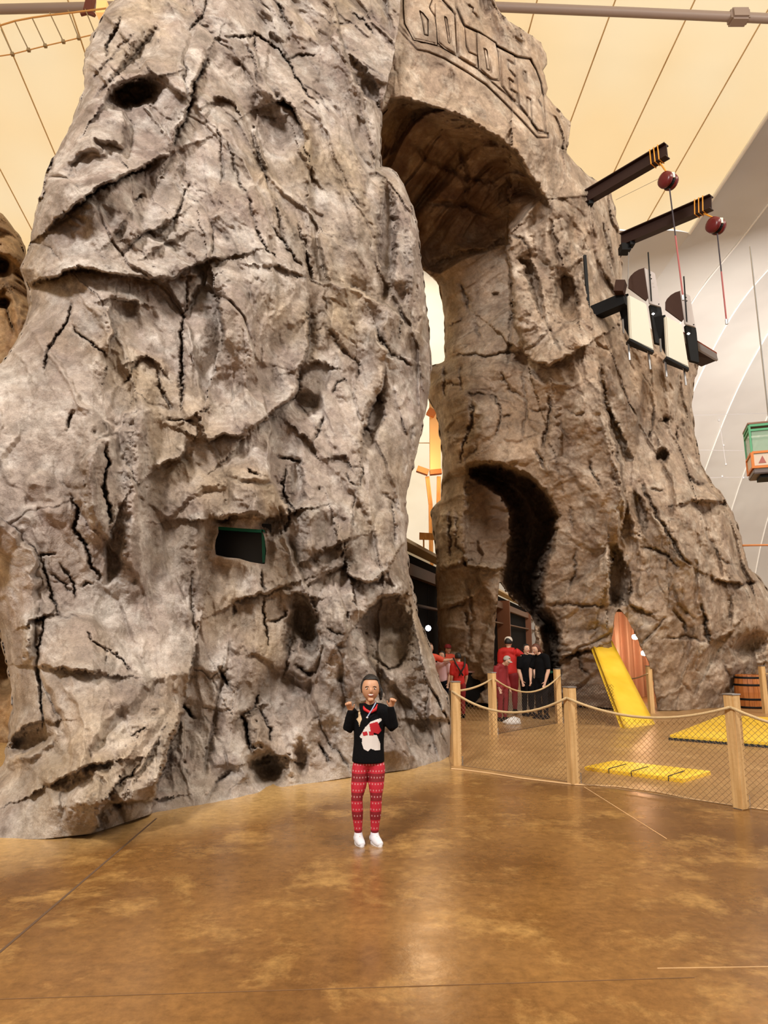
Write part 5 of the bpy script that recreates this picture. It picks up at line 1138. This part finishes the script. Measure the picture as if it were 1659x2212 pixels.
def person(name, label, loc, yaw, H, J, cloth, group=None, detail=False, vox=None):
    """J joints in fractions of the height (x right in front view, y towards the back, z up); cloth: dict of materials"""
    t = thing(name, label, 'person', loc, yaw, group); S = H
    P = {k: Vector(v)*H for k, v in J.items() if isinstance(v, tuple)}
    hk = cloth.get('head', .128)*H           # head height
    vox = vox or (.011 if not detail else .0042)
    c_head = P['head']; Mh = Matrix.Rotation(cloth.get('turn', 0), 3, 'Z') @ Matrix.Rotation(cloth.get('nod', 0), 3, 'X')
    r = (hk*.37, hk*.44, hk*.52)
    hm = ell(c_head, r, 28, 20, head_fn(hk/.23), Mh)
    parts = [hm]
    def onh(v): return c_head + Mh @ (Vector(v)*hk)
    nose = ell(onh((0, -.44, -.06)), (hk*.055, hk*.09, hk*.10), 10, 8); parts.append(nose)
    for sg in (-1, 1): parts.append(ell(onh((sg*.37, .03, -.03)), (hk*.045, hk*.08, hk*.14), 10, 8))
    parts.append(ell(onh((0, -.30, -.42)), (hk*.13, hk*.10, hk*.09), 10, 8))
    B = cloth.get('build', 1.0)
    body = [[('pel', P['pel'], .078*S*B, .055*S*B), ('wai', P['wai'], .070*S*B, .050*S*B), ('che', P['che'], .084*S*B, .056*S*B), ('col', P['col'], .055*S*B, .04*S*B), ('nec', P['neck'], .030*S, .032*S), ('hd', tuple(c_head-Vector((0, 0, hk*.2))), .032*S, .034*S)]]
    for s_ in ('L', 'R'):
        body.append(['col', ('sh'+s_, P['sh'+s_], .036*S*B), ('el'+s_, P['el'+s_], .026*S), ('fa'+s_, P['el'+s_].lerp(P['wr'+s_], .4), .025*S), ('wr'+s_, P['wr'+s_], .0165*S)])
        body.append(['pel', ('hi'+s_, P['hi'+s_], .056*S*B), ('th'+s_, P['hi'+s_].lerp(P['kn'+s_], .5), .050*S*B), ('kn'+s_, P['kn'+s_], .034*S), ('ca'+s_, P['kn'+s_].lerp(P['an'+s_], .35), .035*S), ('an'+s_, P['an'+s_], .021*S), ('ft'+s_, P['an'+s_]+Vector((0, 0, -.018*S)), .02*S), ('to'+s_, P['an'+s_].lerp(P['to'+s_], .45), .009*S)])
    parts.append(skin_mesh(body, 1))
    for s_, sg in (('L', -1), ('R', 1)):
        hd = J.get('hd'+s_); d_ = Vector(hd) if hd else (P['wr'+s_]-P['el'+s_])
        parts += hand(P['wr'+s_], d_, J.get('tm'+s_, (-sg*.6, -.8, 0)), S*(.60 if not detail else .60), J.get('curl', .5))
    link('body', merge(parts, vox, 'body', cloth['skin'], 3), t)
    # top garment
    sl = cloth.get('sleeve', 1.0); TB = B*cloth.get('loose', 1.0); top = [[('pel', P['pel'].lerp(P['wai'], cloth.get('hem', .0)), .096*S*TB, .072*S*TB), ('wai', P['wai'], .090*S*TB, .068*S*TB), ('che', P['che'], .094*S*TB, .066*S*TB), ('col', P['col'], .064*S*TB, .050*S*TB), ('nk', P['col'].lerp(P['neck'], .45), .040*S, .042*S)]]
    for s_ in ('L', 'R'):
        ch = ['col', ('sh'+s_, P['sh'+s_], .047*S*TB), ('el'+s_, P['el'+s_], .036*S) if sl > .5 else ('el'+s_, P['sh'+s_].lerp(P['el'+s_], .75), .043*S)]
        if sl > .5: ch += [('fm'+s_, P['el'+s_].lerp(P['wr'+s_], .5), .033*S), ('wr'+s_, P['el'+s_].lerp(P['wr'+s_], .93), .025*S)]
        top.append(ch)
    tm = merge([skin_mesh(top, 1)], vox*1.15, 'top', cloth['top'], 5); hz_ = P['pel'].z - .018*S
    for v in tm.vertices:
        if v.co.z < hz_: v.co.z = hz_ + (v.co.z-hz_)*.15
    link('top', tm, t)
    leg = [[('pel', P['pel']+Vector((0, 0, -.005*S)), .080*S*B, .060*S*B), ('wai', P['pel'].lerp(P['wai'], .5), .074*S*B, .056*S*B)]]
    for s_ in ('L', 'R'):
        kn, an = P['kn'+s_], P['an'+s_]
        leg.append(['pel', ('hi'+s_, P['hi'+s_], .062*S*B), ('th'+s_, P['hi'+s_].lerp(kn, .5), .055*S*B), ('kn'+s_, kn, .040*S), ('ca'+s_, kn.lerp(an, .35), .040*S), ('an'+s_, kn.lerp(an, .93), .028*S)])
    link('trousers', merge([skin_mesh(leg, 1)], vox*1.15, 'trousers', cloth['legs'], 3), t)
    for s_ in ('L', 'R'):
        an, to = P['an'+s_], P['to'+s_]; d_ = (to-an); d_.z = 0; d_.normalize(); hl = an - d_*.022*S; hl.z = .022*S; tip = to.copy(); tip.z = .016*S
        up = [[('a', (an.x, an.y, .058*S), .030*S), ('m', tuple(hl.lerp(tip, .30)+Vector((0, 0, .016*S))), .033*S, .031*S), ('k', tuple(hl.lerp(tip, .68)+Vector((0, 0, .004*S))), .032*S, .027*S), ('t', tuple(tip), .027*S, .020*S)], ['m', ('h', tuple(hl+Vector((0, 0, .01*S))), .029*S)]]
        sh = link('shoe', merge([skin_mesh(up, 1)], vox, 'shoe', cloth['shoe'], 2), t)
        q = MB(); n_ = 14; pts = []
        sd = Vector((-d_.y, d_.x, 0))
        for k in range(n_):
            a = 2*math.pi*k/n_; L2 = (tip-hl).length/2+.026*S; c_ = (hl+tip)/2
            pts.append((c_.x+d_.x*math.cos(a)*L2+sd.x*math.sin(a)*.028*S, c_.y+d_.y*math.cos(a)*L2+sd.y*math.sin(a)*.028*S, 0))
        q.prism(pts, (0, 0, .013*S)); q.build('sole', cloth.get('sole', cloth['shoe']), sh)
        if detail:
            for k in range(3):
                f_ = hl.lerp(tip, .35+.13*k); z_ = (.064-.007*k)*S; q = MB(); q.tube([f_-sd*.017*S+Vector((0, 0, z_-.016*S-f_.z)), f_+Vector((0, 0, z_-f_.z)), f_+sd*.017*S+Vector((0, 0, z_-.016*S-f_.z))], .003*S, 5); q.build('lace', cloth['lace'], sh)
    # face
    if cloth.get('face', True):
        EW, EB, BR, LP, TH = FACE
        for sg in (-1, 1):
            link('eye', with_mat(ell(onh((sg*.155, -.375, .02)), (hk*.058, hk*.035, hk*.032), 10, 8), EW, 'eye'), t)
            link('iris', with_mat(ell(onh((sg*.155, -.402, .02)), (hk*.028, hk*.014, hk*.028), 10, 8), EB, 'iris'), t)
            q = MB(); q.tube([onh((sg*.08, -.415, .095)), onh((sg*.155, -.41, .115)), onh((sg*.235, -.36, .085))], hk*.014, 6); q.build('eyebrow', BR, t)
        link('lips', with_mat(ell(onh((0, -.385, -.235)), (hk*.13, hk*.035, hk*.055), 14, 8, lambda p: Vector((p.x, p.y+abs(p.x)**2*3, p.z+p.x*p.x*4/max(hk, .01)*.25))), LP, 'lips'), t)
        if detail: link('teeth', with_mat(ell(onh((0, -.405, -.225)), (hk*.10, hk*.028, hk*.032), 14, 8, lambda p: Vector((p.x, p.y+abs(p.x)**2*3, p.z+p.x*p.x*4/max(hk, .01)*.25))), TH, 'teeth'), t)
    # hair
    if cloth.get('hair'):
        long_ = cloth.get('long', 0)
        def hf(p):
            x, y, z = p
            if y < -r[1]*.25 and z < r[2]*.62: y = -r[1]*.25 + (y+r[1]*.25)*.25
            if z < -r[2]*.35 and not long_: z = -r[2]*.35+(z+r[2]*.35)*.2
            return Vector((x, y, z))
        hms = [ell(c_head+Vector((0, hk*.03, hk*.045)), (r[0]*1.13, r[1]*1.12, r[2]*1.06), 24, 18, hf, Mh)]
        if long_:
            hms.append(skin_mesh([[('a', tuple(onh((0, .25, .2))), hk*.38, hk*.25), ('b', tuple(onh((0, .34, -.3))), hk*.42, hk*.2), ('c', tuple(onh((0, .38, -.3-long_))), hk*.30, hk*.12)]], 1))
        if cloth.get('tail'): hms.append(skin_mesh([[('a', tuple(onh((.25, .3, .15))), hk*.14), ('b', tuple(onh((.42, .22, -.1))), hk*.11), ('c', tuple(onh((.43, .15, -.42))), hk*.06)]], 1))
        link('hair', merge(hms, vox, 'hair', cloth['hair'], 2), t)
    if cloth.get('cap'):
        q = MB(); q.lathe([(r[0]*1.16, hk*.12), (r[0]*1.16, hk*.3), (r[0]*.95, hk*.48), (r[0]*.5, hk*.6), (0, hk*.62)], c_head, 18); cp_ = q.build('cap', cloth['cap'], t, True)
        q = MB(); q.prism([c_head+Mh @ Vector((x_*hk, y_*hk, .14*hk)) for x_, y_ in ((-.3, -.3), (-.22, -.68), (.22, -.68), (.3, -.3))], (0, 0, .03*hk)); q.build('brim', cloth['cap'], cp_)
    return t, P, onh, hk
SK = mat('skin', (0.55, 0.29, 0.17), 0.5); SK2 = mat('skin_fair', (0.62, 0.37, 0.26), 0.5)
FACE = (mat('eye_white', (.8, .78, .75), .3), mat('eye_dark', (.02, .01, .008), .2), mat('eyebrow', (.03, .018, .012), .8), mat('lips', (.45, .10, .09), .4), mat('teeth', (.85, .82, .78), .3))
HAIR = mat('black_hair', (0.010, 0.008, 0.008), 0.45, bump=.5, bscale=60); HAIRB = mat('auburn_hair', (0.10, 0.028, 0.012), 0.5, bump=.5, bscale=60)
KNIT = mat('black_sweatshirt', (0.004, 0.004, 0.005), 0.9, spec=0.12, bump=.2, bscale=80)
# patterned leggings
LEG = mat('red_patterned_leggings', (0.42, 0.012, 0.03), 0.7); nt = LEG.node_tree
tcn = nt.nodes.new('ShaderNodeTexCoord'); sx_ = nt.nodes.new('ShaderNodeSeparateXYZ'); nt.links.new(tcn.outputs['Object'], sx_.inputs[0])
def mth(op, a, b=None):
    n = nt.nodes.new('ShaderNodeMath'); n.operation = op
    for i, v in enumerate((a, b)):
        if v is None: continue
        if isinstance(v, (int, float)): n.inputs[i].default_value = v
        else: nt.links.new(v, n.inputs[i])
    return n.outputs[0]
zz_ = mth('FRACT', mth('MULTIPLY', sx_.outputs[2], 20)); xx_ = mth('FRACT', mth('ADD', mth('MULTIPLY', sx_.outputs[0], 42), mth('MULTIPLY', mth('FLOOR', mth('MULTIPLY', sx_.outputs[2], 20)), .37)))
row = mth('LESS_THAN', mth('ABSOLUTE', mth('SUBTRACT', zz_, .5)), .13); dot = mth('LESS_THAN', mth('ABSOLUTE', mth('SUBTRACT', xx_, .5)), .2)
band = mth('LESS_THAN', mth('ABSOLUTE', mth('SUBTRACT', mth('FRACT', mth('MULTIPLY', sx_.outputs[2], 6.7)), .5)), .22)
mx1 = nt.nodes.new('ShaderNodeMix'); mx1.data_type = 'RGBA'; nt.links.new(band, mx1.inputs[0]); mx1.inputs[6].default_value = (.50, .014, .035, 1); mx1.inputs[7].default_value = (.22, .006, .014, 1)
mx2 = nt.nodes.new('ShaderNodeMix'); mx2.data_type = 'RGBA'; nt.links.new(mth('MULTIPLY', mth('MULTIPLY', row, dot), .5), mx2.inputs[0]); nt.links.new(mx1.outputs[2], mx2.inputs[6]); mx2.inputs[7].default_value = (.75, .45, .46, 1)
nt.links.new(mx2.outputs[2], nt.nodes['Principled BSDF'].inputs['Base Color'])
SHOE = mat('white_sneaker', (.66, .66, .72), .5); SOLE = mat('pale_sole', (.80, .80, .84), .5); LACE = mat('pink_lace', (.75, .38, .48), .6)
# the girl in front
gl = floor_at(797, 1822); H = 1.2
k_ = 1/H; gs = gl.y/FPX*1.03   # metres per picture pixel at her distance
def gj(px, py, y=0.0): return ((px-797)*gs*k_, y*k_, (1826-py)*gs*k_*1.0)
J = dict(head=gj(799, 1532, 0), neck=gj(798, 1562, .01), col=gj(798, 1577, .01), che=gj(797, 1600), wai=gj(796, 1635), pel=gj(795, 1668),
 shL=gj(773, 1578, .01), shR=gj(823, 1577, .01), elL=gj(754, 1611, -.02), elR=gj(845, 1607, -.02), wrL=gj(760, 1574, -.08), wrR=gj(840, 1567, -.08),
 hiL=gj(781, 1683), hiR=gj(811, 1683), knL=gj(773, 1742, -.03), knR=gj(811, 1742, -.03), anL=gj(776, 1806, .0), anR=gj(808, 1806, .0), toL=(gj(783, 0)[0], -.085*k_, .02), toR=(gj(818, 0)[0], -.085*k_, .02),
 hdL=(-.25, -.35, .85), hdR=(.25, -.35, .85), tmL=(.9, -.2, .3), tmR=(-.9, -.2, .3), curl=1.0)
girl, P, onh, hk = person('person', 'child in black sweatshirt and red patterned leggings with both fists raised, standing before the rock', gl, 0.0, H, J,
 dict(skin=SK, top=KNIT, legs=LEG, shoe=SHOE, sole=SOLE, lace=LACE, hair=HAIR, tail=True, head=.172, turn=.05, nod=.0, build=1.0, loose=1.18, hem=-.12, sleeve=1.0), detail=True)
# collar, lanyard and printed patch
def surf(px, py, y): v = gj(px, py, y); return Vector(v)*H
q = MB(); q.tube([surf(784, 1566, -.02), surf(788, 1572, -.055), surf(798, 1577, -.075), surf(809, 1572, -.055), surf(813, 1565, -.02), surf(807, 1562, .04), surf(790, 1562, .04), surf(784, 1566, -.02)], .013, 8); q.build('collar', mat('red_collar', (.55, .01, .015), .7), girl, True)
q = MB(); q.tube([surf(810, 1558, -.085), surf(803, 1570, -.108), surf(794, 1584, -.112)], .005, 6); q.build('lanyard', mat('blue_white_cord', (.35, .42, .62), .6), girl)
q = MB(); q.lathe([(0, -.010), (.010, 0), (0, .010)], surf(793, 1586, -.114), 8); q.build('pendant', mat('white_tag', (.8, .8, .85), .4), girl)
def patch(name, pts, m, off):
    """flat print laid on the chest of the sweatshirt"""
    tb2 = [c_ for c_ in girl.children if c_.name.startswith('top')][0]
    dg = bpy.context.evaluated_depsgraph_get()
    from mathutils.bvhtree import BVHTree
    bm = bmesh.new(); bm.from_mesh(tb2.data); bv = BVHTree.FromBMesh(bm); bm.free()
    xs = [p[0] for p in pts]; ys = [p[1] for p in pts]; st = 1.0
    X, Y = np.meshgrid(np.arange(min(xs), max(xs)+st, st), np.arange(min(ys), max(ys)+st, st)); ins = inside(X+.01, Y+.01, pts)
    V = []; F = []; idx = {}
    def vid(i, j):
        if (i, j) not in idx:
            v = surf(X[i, j], Y[i, j], -1.0); h = bv.ray_cast(v, Vector((0, 1, 0)))
            yy = h[0].y if h[0] is not None else -.05
            idx[(i, j)] = len(V); V.append((v.x, yy-off, v.z))
        return idx[(i, j)]
    for i in range(X.shape[0]-1):
        for j in range(X.shape[1]-1):
            if ins[i, j]: F.append((vid(i, j), vid(i+1, j), vid(i+1, j+1), vid(i, j+1)))
    link(name, np_mesh(name, V, F, m), girl)
PW = mat('print_white', (.72, .68, .66), .8); PR = mat('print_red', (.45, .01, .02), .8); PT = mat('print_tan', (.62, .45, .28), .8)
patch('print', [(783, 1620), (800, 1618), (812, 1620), (818, 1635), (819, 1648), (810, 1649), (800, 1645), (795, 1650), (786, 1646), (782, 1634)], PW, .004)
patch('print', [(789, 1604), (800, 1594), (812, 1590), (820, 1588), (822, 1592), (814, 1598), (797, 1618), (780, 1626), (778, 1622)], PW, .0035)
patch('print', [(797, 1598), (813, 1594), (821, 1612), (815, 1618), (800, 1613)], PR, .006); patch('print', [(783, 1614), (792, 1612), (794, 1619), (785, 1621)], PR, .006); patch('print', [(796, 1613), (806, 1613), (806, 1619), (797, 1620)], PR, .0065)
patch('print', [(774, 1574), (777, 1571), (779, 1580), (782, 1590), (779, 1596), (777, 1604), (775, 1596), (771, 1590), (775, 1586)], PT, .004)
# the crowd behind the rear fence
REDS = mat('red_shirt', (.55, .015, .012), .7); REDD = mat('dark_red_shirt', (.22, .008, .012), .7); CORAL = mat('coral_shirt', (.80, .10, .05), .7); PINK = mat('pale_pink_top', (.72, .48, .52), .7)
BLKC = mat('black_cloth', (.005, .005, .006), .9, spec=0.1); NAVY = mat('navy_trousers', (.007, .008, .016), .9, spec=0.1); WCAP = mat('pale_cap', (.72, .64, .56), .7); GREYC = mat('grey_bandana', (.35, .33, .30), .8)
def base_pose(**kw):
    d = dict(head=(0, -.005, .935), neck=(0, .005, .86), col=(0, .01, .815), che=(0, .0, .74), wai=(0, 0, .63), pel=(0, 0, .54), shL=(-.095, .01, .81), shR=(.095, .01, .81), elL=(-.125, .01, .64), elR=(.125, .01, .64), wrL=(-.12, -.05, .49), wrR=(.12, -.05, .49),
      hiL=(-.052, 0, .50), hiR=(.052, 0, .50), knL=(-.06, -.01, .28), knR=(.06, -.01, .28), anL=(-.06, .01, .045), anR=(.06, .01, .045), toL=(-.07, -.10, .02), toR=(.07, -.10, .02))
    d.update(kw); return d
def crowd(px, ytop, D, label, yaw, J, cloth):
    p = at(px, 1400, D); top = up_at(Vector((0, D, 0)), ytop); x, y, z = ray(px, ytop); p = Vector((x/y*D, D, 0))
    return person('person', label, p, yaw, top, J, dict(skin=SK2, shoe=BLKC, **cloth), group=None)
PI = math.pi
crowd(928, 1390, 16.6, 'person in a coral shirt reaching out, half hidden by the front rock', 0.6, base_pose(elR=(.19, -.08, .76), wrR=(.30, -.10, .77)), dict(top=CORAL, legs=NAVY, hair=HAIRB, sleeve=.3))
crowd(967, 1393, 17.8, 'person in a dark red cap and coral top, second from the left in the crowd', 0.3, base_pose(elL=(-.13, -.08, .66), wrL=(-.05, -.16, .66)), dict(top=CORAL, legs=NAVY, hair=HAIR, cap=REDD, sleeve=.3))
t_, P_c, on_, hk_ = crowd(990, 1410, 15.9, 'person seen from behind in a red shirt with black harness straps', PI+.3, base_pose(head=(0, -.02, .93)), dict(top=REDS, legs=REDD, hair=HAIR, sleeve=.3))
for sg in (-1, 1):
    q = MB(); q.tube([Vector((sg*.09, .02, .85))*1.55, Vector((sg*.06, .085, .74))*1.55, Vector((-sg*.03, .085, .60))*1.55], .018, 6); q.build('harness_strap', STRAP, t_, True)
t_, P_c, on_, hk_ = crowd(955, 1408, 16.9, 'child in a pale pink top standing against the red-shirted climber', -.5, base_pose(), dict(top=PINK, legs=NAVY, hair=HAIR, sleeve=.3, head=.14))
crowd(1098, 1377, 16.9, 'person in a bright red shirt and pale cap pointing to the right', PI-.4, base_pose(elL=(-.17, -.06, .76), wrL=(-.30, -.08, .78)), dict(top=REDS, legs=REDD, cap=WCAP, hair=HAIR, sleeve=.3, build=1.12))
t_, P_c, on_, hk_ = crowd(1082, 1413, 15.3, 'person in a dark red shirt and tan cap bending forward, left of the pale-capped person', .7, base_pose(head=(.02, -.10, .90), neck=(.01, -.05, .85), col=(0, -.02, .81)), dict(top=REDD, legs=REDD, hair=HAIRB, cap=GREYC, sleeve=.8, nod=.5))
crowd(1136, 1392, 16.4, 'dark haired person in black with bare forearms beside the pointing person', .4, base_pose(), dict(top=BLKC, legs=BLKC, hair=HAIR, sleeve=.3))
crowd(1166, 1389, 15.8, 'person with long auburn hair and a black shirt looking down at the rear fence', -1.0, base_pose(head=(-.02, -.06, .92), neck=(-.01, -.02, .86), elL=(-.14, -.05, .65), wrL=(-.08, -.12, .50)), dict(top=BLKC, legs=BLKC, hair=HAIRB, long=.9, sleeve=.3, nod=.4))
